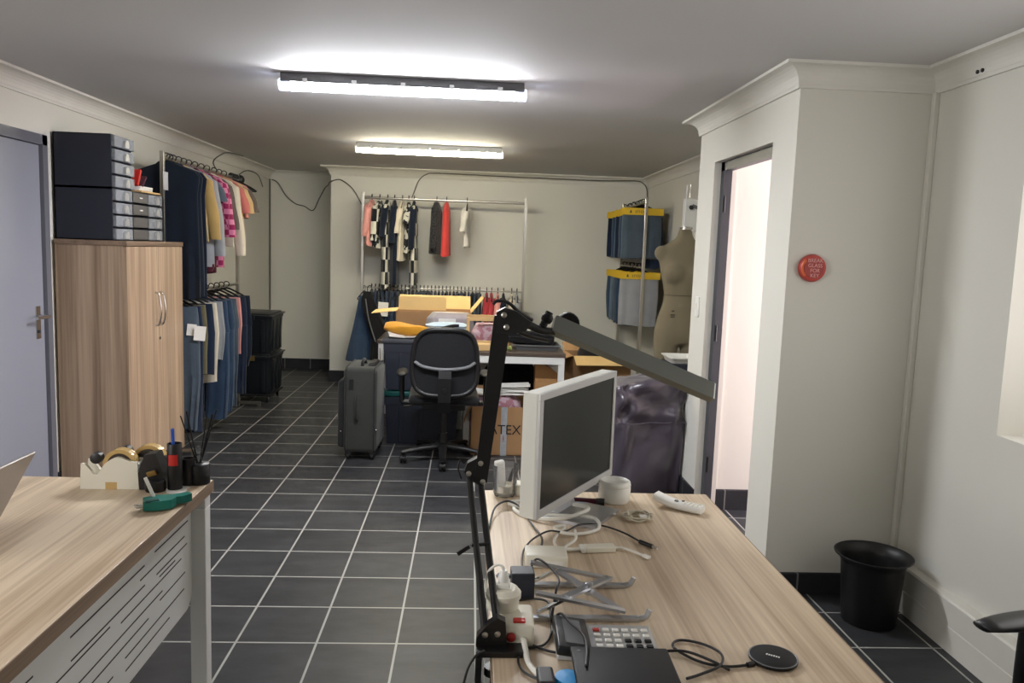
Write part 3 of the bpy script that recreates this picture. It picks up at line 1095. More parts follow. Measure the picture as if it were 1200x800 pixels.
for i, (y, hw, ln, th, mt, lab, legs) in enumerate(lows):
    hanger((LX, y, 1.123), 0, M['black_metal'], HB2, G2)
    trousers('jeans' if legs else 'skirt', lab, (LX + .03, y, 1.123), random.uniform(-.06, .06), hw, ln, th, M[mt], 70 + i, legs=legs, top=-.095, cat='jeans' if legs else 'skirt', taper=.9)
for k, (x, y, z, w, h) in enumerate(((-1.885, 5.52, .855, .075, .1), (-1.94, 5.54, .875, .06, .08))):
    o = MB().box(0, w, -.001, .001, -h / 2, h / 2).build('size_tag', M['paper'], None, loc=(x, y - .02, z), rot=(0, .1, .3))
    tag(o, ('larger white swing tag on the faded jeans beside cabinet', 'smaller white swing tag on the faded jeans, nearer the cabinet')[k], 'tag')


# ---- black tubs on a dolly
def tub(loc, label, w=.36, d=.5, h=.375):
    t = thing('storage_tub', label, 'storage tub', loc)
    rings = []
    for z, s in ((0, .86), (.01, .88), (h * .86, .97), (h * .86, 1.0), (h * .93, 1.01)):
        a, b, r = w / 2 * s, d / 2 * s, .04
        ring = []
        for (sx, sy, a0) in ((1, 1, 0), (-1, 1, PI / 2), (-1, -1, PI), (1, -1, 1.5 * PI)):
            for k in range(5):
                an = a0 + k / 4 * PI / 2
                ring.append((sx * (a - r) + r * math.cos(an), sy * (b - r) + r * math.sin(an), z))
        rings.append(ring)
    MB().loft(rings).build('tub_body', M['tub'], t, 40)
    for s in (-1, 1):
        for k in (-1, 0, 1):
            MB().box(s * w * .475 - .008, s * w * .475 + .008, k * .13 - .018, k * .13 + .018, .02, h * .84, .004).build('rib', M['tub'], t)
        for k in (-1, 1):
            MB().box(k * .1 - .016, k * .1 + .016, s * d * .475 - .008, s * d * .475 + .008, .02, h * .84, .004).build('rib', M['tub'], t)
    m = MB().box(-w / 2 - .012, w / 2 + .012, -d / 2 - .012, d / 2 + .012, h * .92, h * .96, .008)
    m.box(-w / 2 + .02, w / 2 - .02, -d / 2 + .02, d / 2 - .02, h * .95, h, .01)
    m.build('lid', M['tub'], t, 40)
    for s in (-1, 1):
        MB().box(-.03, .03, s * (d / 2 + .012) - .008, s * (d / 2 + .012) + .008, h * .84, h * .97, .003).build('latch', M['gold'] if 'lower' in label else M['tub'], t)
    return t


t = thing('wheeled_dolly', 'low black dolly with casters under the two black tubs', 'dolly', (-1.99, 7.56, 0))
MB().box(-.17, .17, -.23, .23, .065, .085, .004).build('platform', M['black'], t)
for sx in (-1, 1):
    for sy in (-1, 1):
        c = MB().box(sx * .13 - .016, sx * .13 + .016, sy * .19 - .012, sy * .19 + .012, .035, .066, .003).build('caster_fork', M['chrome'], t)
        MB().lathe([(.02, -.009), (.027, -.007), (.027, .007), (.02, .009)], (sx * .13, sy * .19, .027), 14, axis='X').build('wheel', M['black'], c, 40)
tub((-1.99, 7.56, .086), 'black lidded tub on the dolly, lower of the two by the rack')
tub((-1.99, 7.56, .462), 'black lidded tub stacked on another, upper of the two by the rack')

# ---- back rack against the back wall
RY = 8.25
rail_rack('wide chrome clothes rack against the back wall', -1.12, RY, .545, RY, 2.03, ((1.975, .014), (1.065, .011)))
G3 = 'dark hangers on the upper rail of the back rack'
backs = [
    (-1.03, .20, .50, .03, 'pinkpale', .3, 'pinkpale', 'dress', 'pale pink short sleeved dress at left end of back rack', .06),
    (-.95, .2, .52, .03, 'monoblot', .34, 'mono', 'top', 'black and white patchwork top, second on back rack', .04),
    (-.87, .20, .92, .035, 'mono', .3, 'denim_n', 'dress', 'long black and cream checked dress on back rack', .03),
    (-.80, .20, .88, .032, 'denim_n', .36, 'denim_n', 'dress', 'long dark navy dress beside the checked one on back rack', .03),
    (-.72, .19, .64, .03, 'cream', .26, 'cream', 'shirt', 'cream short sleeved shirt dress on back rack', .03),
    (-.655, .18, .56, .025, 'monoblot', .16, 'monoblot', 'top', 'mottled grey and black top beside cream shirt on back rack', .0),
    (-.60, .19, .88, .028, 'mono', .42, 'denim_n', 'dress', 'black and white dress with navy sleeves, right of the cluster on back rack', .02),
    (-.37, .21, .56, .05, 'net', .4, 'net', 'jacket', 'black net jacket hanging alone left of the coral garment', .0),
    (-.27, .19, .58, .04, 'coral', None, None, 'dress', 'coral red garment in the middle of the back rack', .0),
    (-.06, .17, .48, .018, 'whitecloth', .22, 'whitecloth', 'blouse', 'small white blouse hanging by itself on back rack', .0),
]
for i, (x, hw, ln, th, mt, sl, sm, kind, lab, fl) in enumerate(backs):
    hanger((x, RY, 1.99), PI / 2, M['black'], 'dark hanger holding a garment on the upper rail of the back rack', G3)
    top_garment(kind if kind != 'top' else 'jersey_top', lab, kind, (x, RY, 1.99), PI / 2 + random.uniform(-.12, .12), hw, ln, th, M[mt], 110 + i, sl, .05, M[sm] if sm else None, None, fl, .012)
G4 = 'jeans packed on the lower rail of back rack'
G5 = 'hangers packed on the lower rail of back rack'
rs = random.Random(11)
shades = ['denim_d', 'denim_m', 'denim_n', 'denim_d', 'denim_g', 'denim_n', 'denim_m']
proto = {}
HBK = 'hanger holding jeans on the lower rail of the back rack'
for k in range(30):
    x = -1.02 + k * .0385
    hanger((x, RY, 1.078), PI / 2, M['black'], HBK, G5)
    sh = shades[rs.randrange(7)]
    if sh not in proto:
        o = trousers('jeans', 'blue denim jeans in the packed row on lower rail of back rack', (x, RY, 1.078), PI / 2, .16, .82, .016, M[sh], 140 + k, legs=True, top=-.045, taper=.8, amp=.006)
        proto[sh] = o
        o['group'] = G4
    else:
        o = copy_tree(proto[sh])
        o.location = (x, RY, 1.078)
    o.rotation_euler = (0, 0, PI / 2 + rs.uniform(-.1, .1))
for k, (x, mt, ln, kind, lab) in enumerate(((.17, 'rose', .62, 'blouse', 'rose red blouse on lower rail near the lamp elbow'), (.22, 'rose', .6, 'shirt', 'rose red shirt, second of two on the lower rail'),
                                            (.285, 'pinkpale', .68, 'blouse', 'pale pink blouse right of the red ones on lower rail'), (.345, 'denim_n', .7, 'shirt', 'navy shirt on lower rail beside the pink blouse'),
                                            (.43, 'cream', .5, 'shirt', 'cream shirt on lower rail near the right post'), (.485, 'greymarl', .52, 'shirt', 'grey shirt on lower rail closest to the right post'))):
    hanger((x, RY, 1.078), PI / 2, M['black'], HBK.replace('jeans', 'a shirt'), 'shirt hangers on the lower rail of back rack')
    top_garment(kind, lab, kind, (x, RY, 1.078), PI / 2, .18, ln, .022, M[mt], 190 + k, .2, .045)
# denim and dark coat hung on the rack's left post
o = trousers('denim_skirt', 'long flared mid blue denim skirt hanging at left end of back rack', (-1.06, 8.0, 1.06), .15, .06, .62, .05, M['denim_m'], 210, legs=False, top=-.07, cat='skirt', amp=.02)
bpy.data.objects.remove(o.children[0])
MB().loft(hang_rings([(-.07, -.05, .06, .5), (-.2, -.075, .08, .9), (-.72, -.175, .14, 1.5)], .045, 212, .02)).build('panel', M['denim_m'], o, 70)
hs_ = hanger((-1.06, 8.0, 1.07), .15, M['black_metal'], 'black hanger of the flared denim skirt on left of back rack', None)
hs_.scale = (.42, 1, 1)
o = thing('coat', 'black coat hung slanting beside the denim skirt on back rack', 'coat', (-.99, 7.85, 1.07))
MB().loft(hang_rings([(-.03, -.06, .02, .6), (-.12, -.08, .05, .9), (-.5, .02, .24, 1.2), (-.75, .0, .22, 1.2)], .035, 214, .012)).build('body', M['black_fab'], o, 70)
MB().tube([(-.035, -.03, -.1), (.0, -.045, -.3), (.07, -.05, -.52)], .006, 6, 4).build('piping', M['grey_pl'], o)
MB().tube([(-.02, 0, -.03), (-.02, 0, .01), (0, .01, .03), (.02, .01, .01)], .004, 6, 3).build('hanging_loop', M['black'], o)
tag(MB().box(-.05, .05, -.001, .001, -.07, .07).build('paper_tag', M['paper'], None, loc=(-.87, 7.98, .86), rot=(0, .05, 0)), 'square white paper tag in front of jeans on the back rack', 'tag')


# ---- right rack by the right wall, jeans with yellow header cards
RX = 1.62
rail_rack('chrome clothes rack along the right wall holding jeans with yellow headers', RX, 7.42, RX, 8.55, 2.03, ((1.98, .011), (1.375, .011)), foot=.16)
G6 = 'hangers of the yellow-headed jeans on right rack'


def header_jeans(x, y, z, mat, label, seed, logo, half=.2, ln=.53):
    t = thing('jeans', label, 'jeans', (x, y, z))
    MB().box(-half, half, -.03, -.027, -.125, -.06).build('header_card', M['yellow'], t)['label'] = 'yellow header card'
    MB().box(-half, half, .02, .023, -.125, -.06).build('header_card', M['yellow'], t)
    pr = [(-.12, -half + .01, half - .01, .9), (-.3, -half + .005, half - .005, 1.0), (-ln, -half + .015, half - .01, 1.15)]
    MB().loft(hang_rings(pr, .024, seed, .009)).build('folded_denim', mat, t, 70)
    if logo:
        m = MB()
        m.loft([[(-.13, yy, -.108), (-.108, yy, -.108), (-.112, yy, -.088), (-.119, yy, -.078), (-.126, yy, -.088)] for yy in (-.0302, -.0312)])
        xx = -.075
        rs = random.Random(seed)
        for k in range(6):
            w = .012
            m.box(xx, xx + .004, -.0312, -.0302, -.106, -.082)
            m.box(xx, xx + w, -.0312, -.0302, -.086 if k % 2 else -.096, -.082 if k % 2 else -.092)
            if k % 3 == 0:
                m.box(xx, xx + w, -.0312, -.0302, -.106, -.102)
            xx += .018
        m.build('print', M['olive'], t)
    return t


for row, (z, tagw) in enumerate(((1.99, 'upper'), (1.387, 'lower'))):
    for k in range(9):
        y = 7.50 + .115 * k
        mt = ('denim_g', 'denim_l', 'denim_m', 'denim_g', 'denim_d', 'denim_l', 'denim_m', 'denim_g', 'denim_d')[(k + 4 * row) % 9] if k else ('denim_g', 'greymarl')[row]
        xo = random.uniform(-.02, .02) if k else -.015
        if k == 0:
            lab = ('folded grey-blue jeans under a yellow header card, front of the upper rail of right rack', 'folded grey trousers under a yellow header card, front of the lower rail of right rack')[row]
        elif k == 8:
            lab = 'farthest yellow-headed jeans on the %s rail of the right rack, by back wall' % tagw
        else:
            lab = 'yellow-headed folded jeans packed behind the front pair on the %s rail of right rack' % tagw
        o = header_jeans(RX + xo, y, z, M[mt], lab, 230 + k + 20 * row, k == 0, .195 if k == 0 else .185, .53 if row == 0 else .57)
        if 0 < k < 8:
            o['group'] = 'yellow-headed jeans, %s rail' % tagw
        h = hanger((RX + xo, y, z + .004), random.uniform(-.1, .1), M['black_metal'], 'black hanger of yellow-headed jeans on the %s rail of right rack' % tagw, G6 + ', ' + tagw)
# darker piece beside the front jeans
trousers('jeans', 'dark indigo jeans at right edge of the right rack, behind front header card', (RX + .1, 7.56, 1.97), 0, .09, .48, .02, M['denim_d'], 280, legs=False, top=-.12)

# ------------------------------------------------------------------ dress form
t = thing('dress_form', 'olive linen dress form with no head or arms beside the doorway block', 'mannequin', (1.605, 5.95, 0))


def body_rings(spec, n=32):
    rings = []
    for (z, cxx, cyy, a, bf, bb) in spec:
        rings.append([(cxx + a * math.cos(2 * PI * k / n), cyy + (bb if math.sin(2 * PI * k / n) > 0 else bf) * math.sin(2 * PI * k / n), z) for k in range(n)])
    return rings


m = MB()
m.loft(body_rings([(1.70, 0, 0, .052, .052, .055), (1.66, 0, 0, .054, .055, .06), (1.62, 0, 0, .075, .06, .07), (1.585, 0, .0, .135, .065, .08), (1.545, 0, .0, .178, .075, .09),
                   (1.5, 0, 0, .19, .09, .1), (1.44, 0, 0, .185, .105, .1), (1.36, 0, 0, .17, .115, .095), (1.28, 0, 0, .15, .105, .085), (1.2, 0, 0, .135, .095, .08),
                   (1.12, 0, 0, .145, .105, .085), (1.04, 0, 0, .172, .115, .105), (.95, 0, 0, .192, .12, .125), (.88, 0, 0, .19, .115, .12), (.83, 0, 0, .18, .1, .1)]))
for s in (-1, 1):
    m.sphere((s * .082, -.075, 1.37), .08, 20, (1, .85, 1.05))
    m.loft(body_rings([(.95, s * .095, 0, .098, .105, .11), (.85, s * .1, 0, .096, .1, .105), (.72, s * .098, 0, .085, .09, .095), (.58, s * .094, .0, .07, .075, .08), (.46, s * .092, 0, .058, .062, .066), (.42, s * .092, 0, .056, .06, .064)]))
    m.sphere((s * .17, .0, 1.515), .06, 16, (1, .9, 1.0))
o = m.build('body', M['form'], t)
md = o.modifiers.new('remesh', 'REMESH')
md.mode = 'VOXEL'
md.voxel_size = .011
md.use_smooth_shade = True
sm = o.modifiers.new('smooth', 'SMOOTH')
sm.factor, sm.iterations = .5, 22
dg = bpy.context.evaluated_depsgraph_get()
me = bpy.data.meshes.new_from_object(o.evaluated_get(dg))
o.modifiers.clear()
o.data = me
me.materials.clear()
me.materials.append(M['form'])
me.shade_smooth()
MB().lathe([(.05, 1.695), (.05, 1.712), (.03, 1.716)], (0, 0, 0), 20).build('neck_cap', M['nickel'], t, 40)
m = MB()
for s in (-1, 1):
    m.sphere((s * .04, -.03, 1.705), .008, 8)
m.build('neck_stud', M['chrome'], t, 179)
MB().tube([(-.01, 0, 1.7), (-.005, 0, 2.03)], .006, 8).build('hanging_rod', M['white_steel'], t)
MB().tube([(.018, 0, 1.93), (.02, 0, 2.03)], .004, 8).build('rod_tip', M['nickel'], t)
m = MB()
m.loft([[(.136 * math.cos(a) * 1.02, (-.097 if math.sin(a) < 0 else .082) * abs(math.sin(a)) * 1.05 * (1), 1.2 + dz) for a in [2 * PI * k / 32 for k in range(32)]] for dz in (-.002, .002)], cap=False)
m.build('waist_seam', M['form_line'], t)
for i, (zz, w) in enumerate(((1.085, .02), (1.055, .036), (1.04, .03))):
    MB().box(-.085 - w / 2, -.085 + w / 2, -.106, -.096, zz - .003, zz + .003).build('print_line', M['form_line'], t)
MB().box(-.012, .012, -.012, .012, .02, .9).build('stand_pole', M['nickel'], t)
MB().lathe([(.16, 0), (.16, .012), (.03, .03), (.014, .04)], (0, 0, 0), 24).build('stand_base', M['nickel'], t, 40)

t = thing('wall_bracket', 'white bracket panel with black knob on right wall behind the dress form', 'bracket', (XR, 6.45, 1.84))
MB().box(-.19, 0, -.012, .012, -.14, .12, .004).build('panel', M['white_pl'], t)
MB().box(-.02, 0, -.06, .06, -.16, .14, .003).build('wall_plate', M['white_pl'], t)
MB().sphere((-.13, -.03, .05), .02, 12).build('knob', M['black'], t, 179)
MB().box(-.13, 0, -.03, -.018, -.012, .014, .003, mat=T(0, 0, .02, 0, .35)).build('arm', M['grey_pl'], t)

# ------------------------------------------------------------------ dark satin cover, box and tray by the block
t = thing('garment_bag', 'dark plum satin bag with a seam standing behind the monitor', 'bag', (1.13, 4.9, 0), .06)
rings = []
n = 56
for i in range(25):
    s = i / 24
    z = .005 + .7 * s
    ring = []
    for k in range(n):
        a = 2 * PI * k / n
        ca, sa = math.cos(a), math.sin(a)
        a0 = .232 + .006 * math.sin(3 * s)
        x = a0 * math.copysign(abs(ca) ** .42, ca)
        y = .16 * math.copysign(abs(sa) ** .5, sa)
        fold = .015 * math.sin(34 * x + 5 * s + 2) + .012 * math.sin(58 * x * (1 + .3 * s) - 7 * s)
        if z > .46:
            fold += .024 * math.sin(30 * x + 26 * z) + .018 * math.sin(50 * x - 40 * z)
        else:
            fold += .012 * math.sin(14 * x - 9 * z)
        y += fold * (1 if sa < 0 else .5)
        if abs(z - .47) < .012:
            y *= .97
        zz = z + (.025 * math.sin(9 * x + 1) if s > .9 else 0)
        ring.append((x, y, zz))
    rings.append(ring)
rings.append([(p[0] * .6, p[1] * .5, p[2] + .012) for p in rings[-1]])
MB().loft(rings).build('cover', M['satin'], t, 179)
m = MB()
pts = []
for k in range(25):
    x = -.215 + .43 * k / 24
    pts.append((x, -.17 - .014 * math.sin(34 * x + 5.3) - .008, .47 + .006 * math.sin(9 * x)))
MB().tube(pts, .004, 6).build('seam', M['satin'], t, 179)

t = thing('white_tray', 'white plastic tray on the dark crate beside the dress form', 'tray', (1.50, 5.5, .752))
m = MB()
rings = []
for a, b, z in ((.085, .11, 0), (.1, .13, .035), (.108, .138, .035), (.108, .138, .042), (.096, .126, .042), (.078, .1, .006)):
    rings.append([(sx * (a - .02) + .02 * math.cos(an), sy * (b - .02) + .02 * math.sin(an), z) for sx, sy, a0 in ((1, 1, 0), (-1, 1, PI / 2), (-1, -1, PI), (1, -1, 1.5 * PI)) for an in [a0 + q / 3 * PI / 2 for q in range(4)]])
MB().loft(rings).build('tray_shell', M['white_pl'], t, 40)
t = thing('crate', 'dark grey crate below the white tray next to the block wall', 'crate', (1.50, 5.5, 0))
MB().box(-.1, .1, -.14, .14, 0, .75, .008).build('crate_body', M['navy_plastic'], t)
m = MB()
for k in range(5):
    m.box(-.103, .103, -.143, .143, .1 + .14 * k, .115 + .14 * k, .002)
m.build('rib', M['navy_plastic'], t)


def flap_box(name, label, cat, loc, rz, w, d, h, mat, flaps, wall=.005):
    """Open cardboard box: four walls, floor and four flaps at given opening angles."""
    t = thing(name, label, cat, loc, rz)
    m = MB()
    m.box(-w / 2, w / 2, -d / 2, d / 2, 0, wall).box(-w / 2, w / 2, -d / 2, -d / 2 + wall, 0, h).box(-w / 2, w / 2, d / 2 - wall, d / 2, 0, h)
    m.box(-w / 2, -w / 2 + wall, -d / 2, d / 2, 0, h).box(w / 2 - wall, w / 2, -d / 2, d / 2, 0, h)
    m.build('carton', mat, t)
    for side, ang, ln, fm in flaps:
        m = MB()
        if side in 'FB':
            sgn = -1 if side == 'F' else 1
            m.box(-w / 2 + .003, w / 2 - .003, 0, ln, 0, wall, mat=T(0, sgn * d / 2, h - .002, 0, 0, 0 if sgn > 0 else PI) @ T(0, 0, 0, ang))
        else:
            sgn = -1 if side == 'L' else 1
            m.box(-d / 2 + .003, d / 2 - .003, 0, ln, 0, wall, mat=T(sgn * w / 2, 0, h - .002, 0, 0, -PI / 2 if sgn > 0 else PI / 2) @ T(0, 0, 0, ang))
        m.build('flap', fm or mat, t)
    return t


# cartons between table and right rack
t = flap_box('cardboard_box', 'sealed brown carton right of the work table, under the open one', 'box', (1.12, 6.75, 0), .1, .52, .4, .42, M['card'], (('F', -PI + .02, .19, None), ('B', -PI + .02, .19, None)))
t = flap_box('cardboard_box', 'open brown carton with raised flaps right of the work table', 'box', (1.1, 6.68, .43), .1, .5, .36, .21, M['card'], (('F', -.5, .13, M['card_light']), ('B', .5, .13, None), ('L', -.3, .12, None), ('R', .1, .16, M['card_light'])))
MB().box(.02, .09, -.182, -.18, .0, .21).build('tape', M['card_tape'], t)
m = MB().loft(hang_rings([(.27, -.16, .17, .8), (.2, -.19, .2, 1.1), (.02, -.2, .2, 1.1)], .12, 303, .03))
tag(m.build('black_cloth_bundle', M['black_fab'], None, 70, loc=(1.12, 6.68, .44)), 'black cloth bundle filling the open carton', 'cloth')

# ------------------------------------------------------------------ work table with white steel frame
t = thing('work_table', 'dark topped work table with white steel frame behind the office chair', 'table', (.345, 6.12, 0))
MB().box(-.375, .375, -.33, .33, .715, .745, .003).build('table_top', M['dark_top'], t)
m = MB().box(-.37, .37, -.325, -.275, .66, .714, .003).box(-.37, .37, .275, .325, .66, .714, .003).box(-.37, -.32, -.275, .275, .66, .714, .003).box(.32, .37, -.275, .275, .66, .714, .003)
m.build('frame', M['white_steel'], t)
for sx in (-1, 1):
    for sy in (-1, 1):
        xs, ys = sorted((sx * .37, sx * .325)), sorted((sy * .325, sy * .28))
        MB().box(xs[0], xs[1], ys[0], ys[1], 0, .66, .003).build('leg', M['white_steel'], t)
t = thing('work_table', 'second dark work table behind the totes, carrying the open carton', 'table', (-.39, 6.76, 0))
MB().box(-.36, .36, -.3, .3, .7, .73, .003).build('table_top', M['dark_top'], t)
for sx in (-1, 1):
    for sy in (-1, 1):
        xs, ys = sorted((sx * .35, sx * .305)), sorted((sy * .29, sy * .245))
        MB().box(xs[0], xs[1], ys[0], ys[1], 0, .7, .003).build('leg', M['white_steel'], t)


# stacked navy totes
def tote(loc, label, w, d, h, lidm):
    t = thing('storage_tote', label, 'storage tote', loc)
    m = MB()
    rings = []
    for z, s in ((0, .93), (h * .72, .975), (h * .72, 1.0), (h * .9, 1.0)):
        a, b = w / 2 * s, d / 2 * s
        rings.append([(a, b, z), (-a, b, z), (-a, -b, z), (a, -b, z)])
    MB().loft(rings).build('tote_body', M['navy_plastic'], t)
    for k in (-1, 0, 1):
        MB().box(k * w * .28 - .012, k * w * .28 + .012, -d / 2 * .985, -d / 2 * .93, .02, h * .7, .004).build('rib', M['navy_plastic'], t)
    m = MB().box(-w / 2 - .012, w / 2 + .012, -d / 2 - .012, d / 2 + .012, h * .88, h * .97, .008)
    m.box(-w / 2 + .03, w / 2 - .03, -d / 2 + .03, d / 2 - .03, h * .96, h, .006)
    m.build('lid', lidm, t, 40)
    for s in (-1, 1):
        MB().box(s * (w / 2 + .012) - .008, s * (w / 2 + .012) + .008, -.05, .05, h * .7, h * .95, .004).build('handle', M['black'], t)
    return t


tote((-.345, 6.12, 0), 'dark navy tote on the floor behind the office chair, lower of two', .56, .40, .42, M['teal_dark'])
tote((-.345, 6.12, .42), 'dark navy tote with grey lid under the mustard cloth, upper of two', .58, .42, .40, M['grey_lid'])
# trailing strap from the tote
t = thing('key_charm', 'small gold charm on a white strap hanging from the tote handle', 'charm', (-.66, 5.93, .6))
MB().sphere((0, 0, 0), .02, 10, (1, .5, 1.2)).build('charm', M['gold'], t, 179)
MB().tube([(0, 0, .02), (-.005, 0, .13)], .003, 6).build('ring', M['gold'], t)
MB().tube([(.005, 0, -.02), (.02, -.005, -.1), (.022, 0, -.17)], .005, 6, 4).build('strap', M['white_pl'], t)
# mustard folded cloth: soft bolster
rings = []
for i in range(15):
    s = i / 14
    x = -.17 + .34 * s
    r = .052 * (math.sin(PI * (.08 + .84 * s)) ** .5) * (1 + .06 * math.sin(9 * s))
    rings.append([(x, 1.7 * r * math.cos(a) + .004 * math.sin(5 * a + 7 * s), .052 + 1.0 * r * math.sin(a) + .012 * math.sin(3 * s + 2 * a) * (math.sin(a) > 0) - .025 * s) for a in [2 * PI * k / 20 for k in range(20)]])
o = MB().loft(rings).build('folded_cloth', M['mustard'], None, 179, loc=(-.47, 6.0, .832), rot=(0, 0, -.12))
tag(o, 'folded mustard yellow cloth lying on the grey tote lid', 'cloth')
m = MB()
m.box(-.06, .06, -.04, .04, 0, .004, mat=T(0, 0, 0.01, .35, .1, .3))
m.box(-.05, .05, -.03, .03, 0, .004, mat=T(.1, -.01, .0, .1, -.1, -.4))
tag(m.build('paper_sheets', M['paper'], None, loc=(-.545, 5.945, .822)), 'crumpled white papers at front of the grey tote lid', 'paper')
# pale blue folded clothes
m = MB()
for k in range(3):
    m.loft(hang_rings([(.03 * k + .032, -.15 + .02 * k, .16 - .01 * k, .8), (.03 * k + .018, -.165, .17, 1.0), (.03 * k, -.15, .16, .9)], .12, 320 + k, .012))
o = m.build('folded_clothes', M['palebl'], None, 70, loc=(-.18, 6.14, .822))
tag(o, 'pale blue folded clothes piled on the tote behind the chair back', 'clothes')
m = MB().tube([(-.16, -.125, .03), (-.05, -.135, .045), (.06, -.13, .075), (.12, -.12, .08)], .012, 8, 4)
tag(m.build('black_strap', M['black_fab'], None, 179, loc=(-.2, 6.13, .83)), 'black strap lying across the pale blue folded clothes', 'strap')
# open pale carton behind
t = flap_box('cardboard_box', 'open pale carton with spread flaps behind the mustard cloth', 'box', (-.3, 6.72, .731), .02, .62, .4, .235, M['card'], (('L', -.12, .2, M['card_light']), ('R', .9, .16, M['card_light']), ('B', 1.2, .12, M['card_light'])))
MB().box(-.29, .1, -.2, -.194, .225, .335, mat=T(0, 0, 0, -.12, 0, 0)).build('front_flap', M['card_light'], t)
# clear bag with clothes
t = thing('plastic_bag', 'clear plastic bag of folded clothes in front of the open carton', 'bag', (-.16, 6.42, .731))
m = MB()
rs = random.Random(9)
m.loft(hang_rings([(.245, -.14, .15, .7), (.2, -.185, .19, 1.0), (.1, -.2, .2, 1.1), (0, -.19, .19, 1.0)], .08, 331, .02))
m.build('bag_film', M['bag_pl'], t, 50)
MB().loft(hang_rings([(.22, -.13, .14, .7), (.1, -.17, .175, 1.0), (.01, -.16, .16, 1.0)], .06, 332, .012)).build('contents', M['lilac'], t, 70)
MB().box(-.09, .05, -.083, -.081, .165, .2).build('white_label', M['paper'], t)
# raised pale box at its right
t = thing('wooden_crate', 'open pine frame crate holding pinkish cloth behind the lamp arm', 'crate', (.15, 6.2, .746))
m = MB()
for sx in (-1, 1):
    for sy in (-1, 1):
        m.box(sx * .16 - .012, sx * .16 + .012, sy * .13 - .012, sy * .13 + .012, 0, .225, .002)
m.build('corner_posts', M['wood_raw'], t)
m = MB()
for sy in (-1, 1):
    m.box(-.17, .17, sy * .143 - .006, sy * .143 + .006, .2, .225, .002).box(-.17, .17, sy * .143 - .006, sy * .143 + .006, .0, .05, .002)
m.box(-.15, .15, -.13, .13, 0, .012)
m.build('rails', M['wood_raw'], t)
MB().loft(hang_rings([(.17, -.1, .11, .8), (.1, -.135, .135, 1.0), (.014, -.13, .13, 1.0)], .1, 341, .012)).build('cloth', M['lilac'], t, 70)

t = thing('sewing_case', 'black padded carry case lying on the grey tray of the work table', 'case', (.47, 6.08, .79))
MB().box(-.18, .18, -.12, .12, 0, .1, .025, 3, mat=T(0, 0, 0, 0, .03)).build('case_body', M['black_fab'], t, 60)
MB().box(-.17, .17, -.125, .12, .045, .052, .003, mat=T(0, 0, 0, 0, .03)).build('zip', M['black'], t)
MB().box(-.03, .02, -.09, -.06, .1, .104, .001, mat=T(0, 0, 0, 0, .03)).build('white_label', M['paper'], t)
t = thing('grey_tray', 'shallow grey plastic tray under the black case on the work table', 'tray', (.515, 6.05, .7455))
rings = []
for a, b, z in ((.15, .12, 0), (.17, .14, .035), (.18, .15, .036), (.18, .15, .043), (.166, .136, .043), (.146, .116, .008)):
    rings.append([(sx * a, sy * b, z) for sx, sy in ((1, 1), (-1, 1), (-1, -1), (1, -1))])
MB().loft(rings).build('tray_shell', M['grey_pl'], t)
o = MB().lathe([(.0, 0), (.016, 0), (.018, .05), (.015, .11), (.02, .115), (.02, .13), (.0, .13)], (0, 0, 0), 14, axis='X').build('green_tube', M['green_pl'], None, 40, loc=(.19, 5.86, .766))
tag(o, 'short olive green tube lying at front of the work table', 'tube')
o = MB().box(-.07, .07, -.05, .05, 0, .05, .006).build('pine_block', M['wood_raw'], None, loc=(.1, 5.87, .7455))
tag(o, 'pale pine block at the front left of the work table', 'block')

# under the work table
def soft_bag(name, label, cat, loc, w, d, h, mat, seed, rz=0):
    pr = [(h, -w * .3, w * .32, .5), (h * .85, -w * .42, w * .44, .9), (h * .4, -w * .5, w * .5, 1.05), (0, -w * .46, w * .46, 1.0)]
    o = MB().loft(hang_rings(pr, d / 2, seed, .025, 36)).build(name, mat, None, 70, loc=loc, rot=(0, 0, rz))
    return tag(o, label, cat)


soft_bag('duffel_bag', 'black soft bag under the work table behind the lettered carton', 'bag', (.33, 6.22, 0), .56, .28, .6, M['black_fab'], 350)
t = thing('paper_bag', 'brown paper bag with white tissue under the work table', 'bag', (.6, 6.0, 0))
MB().prism([(-.09, 0), (.09, 0), (.1, .56), (.02, .62), (-.09, .66)], 'Y', -.06, .06).build('bag_body', M['kraft'], t)
MB().sphere((.05, -.01, .6), .05, 10, (1, .8, .9)).build('tissue', M['paper'], t)

# lettered carton
t = flap_box('cardboard_box', 'brown carton with printed letters and silver tape beside the office chair', 'box', (.245, 5.8, 0), 0, .43, .3, .36, M['card'], (('L', -1.2, .13, None), ('R', -1.3, .12, None), ('B', .8, .13, None)))
MB().box(.005, .05, -.1525, -.15, 0, .36).build('silver_tape', M['silver_tape'], t)
text_mesh('lettering', 'ATEX', .1, M['print'], t, (.035, -.152, .19), (PI / 2, 0, 0), sx=.95)
soft_bag('clothing_pile', 'pink and white clothes heaped in the lettered carton', 'clothes', (.22, 5.8, .1), .4, .25, .33, M['lilac'], 361)
m = MB()
rs = random.Random(3)
for k in range(9):
    m.box(-.11, .11, -.08, .08, 0, .004, mat=T(rs.uniform(-.02, .02), rs.uniform(-.02, .02), .008 * k, rs.uniform(-.06, .06), rs.uniform(-.1, .05), rs.uniform(-.4, .4)))
tag(m.build('paper_stack', M['paper'], None, loc=(.33, 5.8, .435)), 'untidy stack of papers on top of the lettered carton', 'paper')
m = MB().box(-.09, .09, -.07, .07, 0, .012, .003, mat=T(0, 0, 0, .15, .2, .3))
tag(m.build('white_envelope', M['paper'], None, loc=(.11, 5.8, .435)), 'white envelope on left of the clothes in the lettered carton', 'envelope')

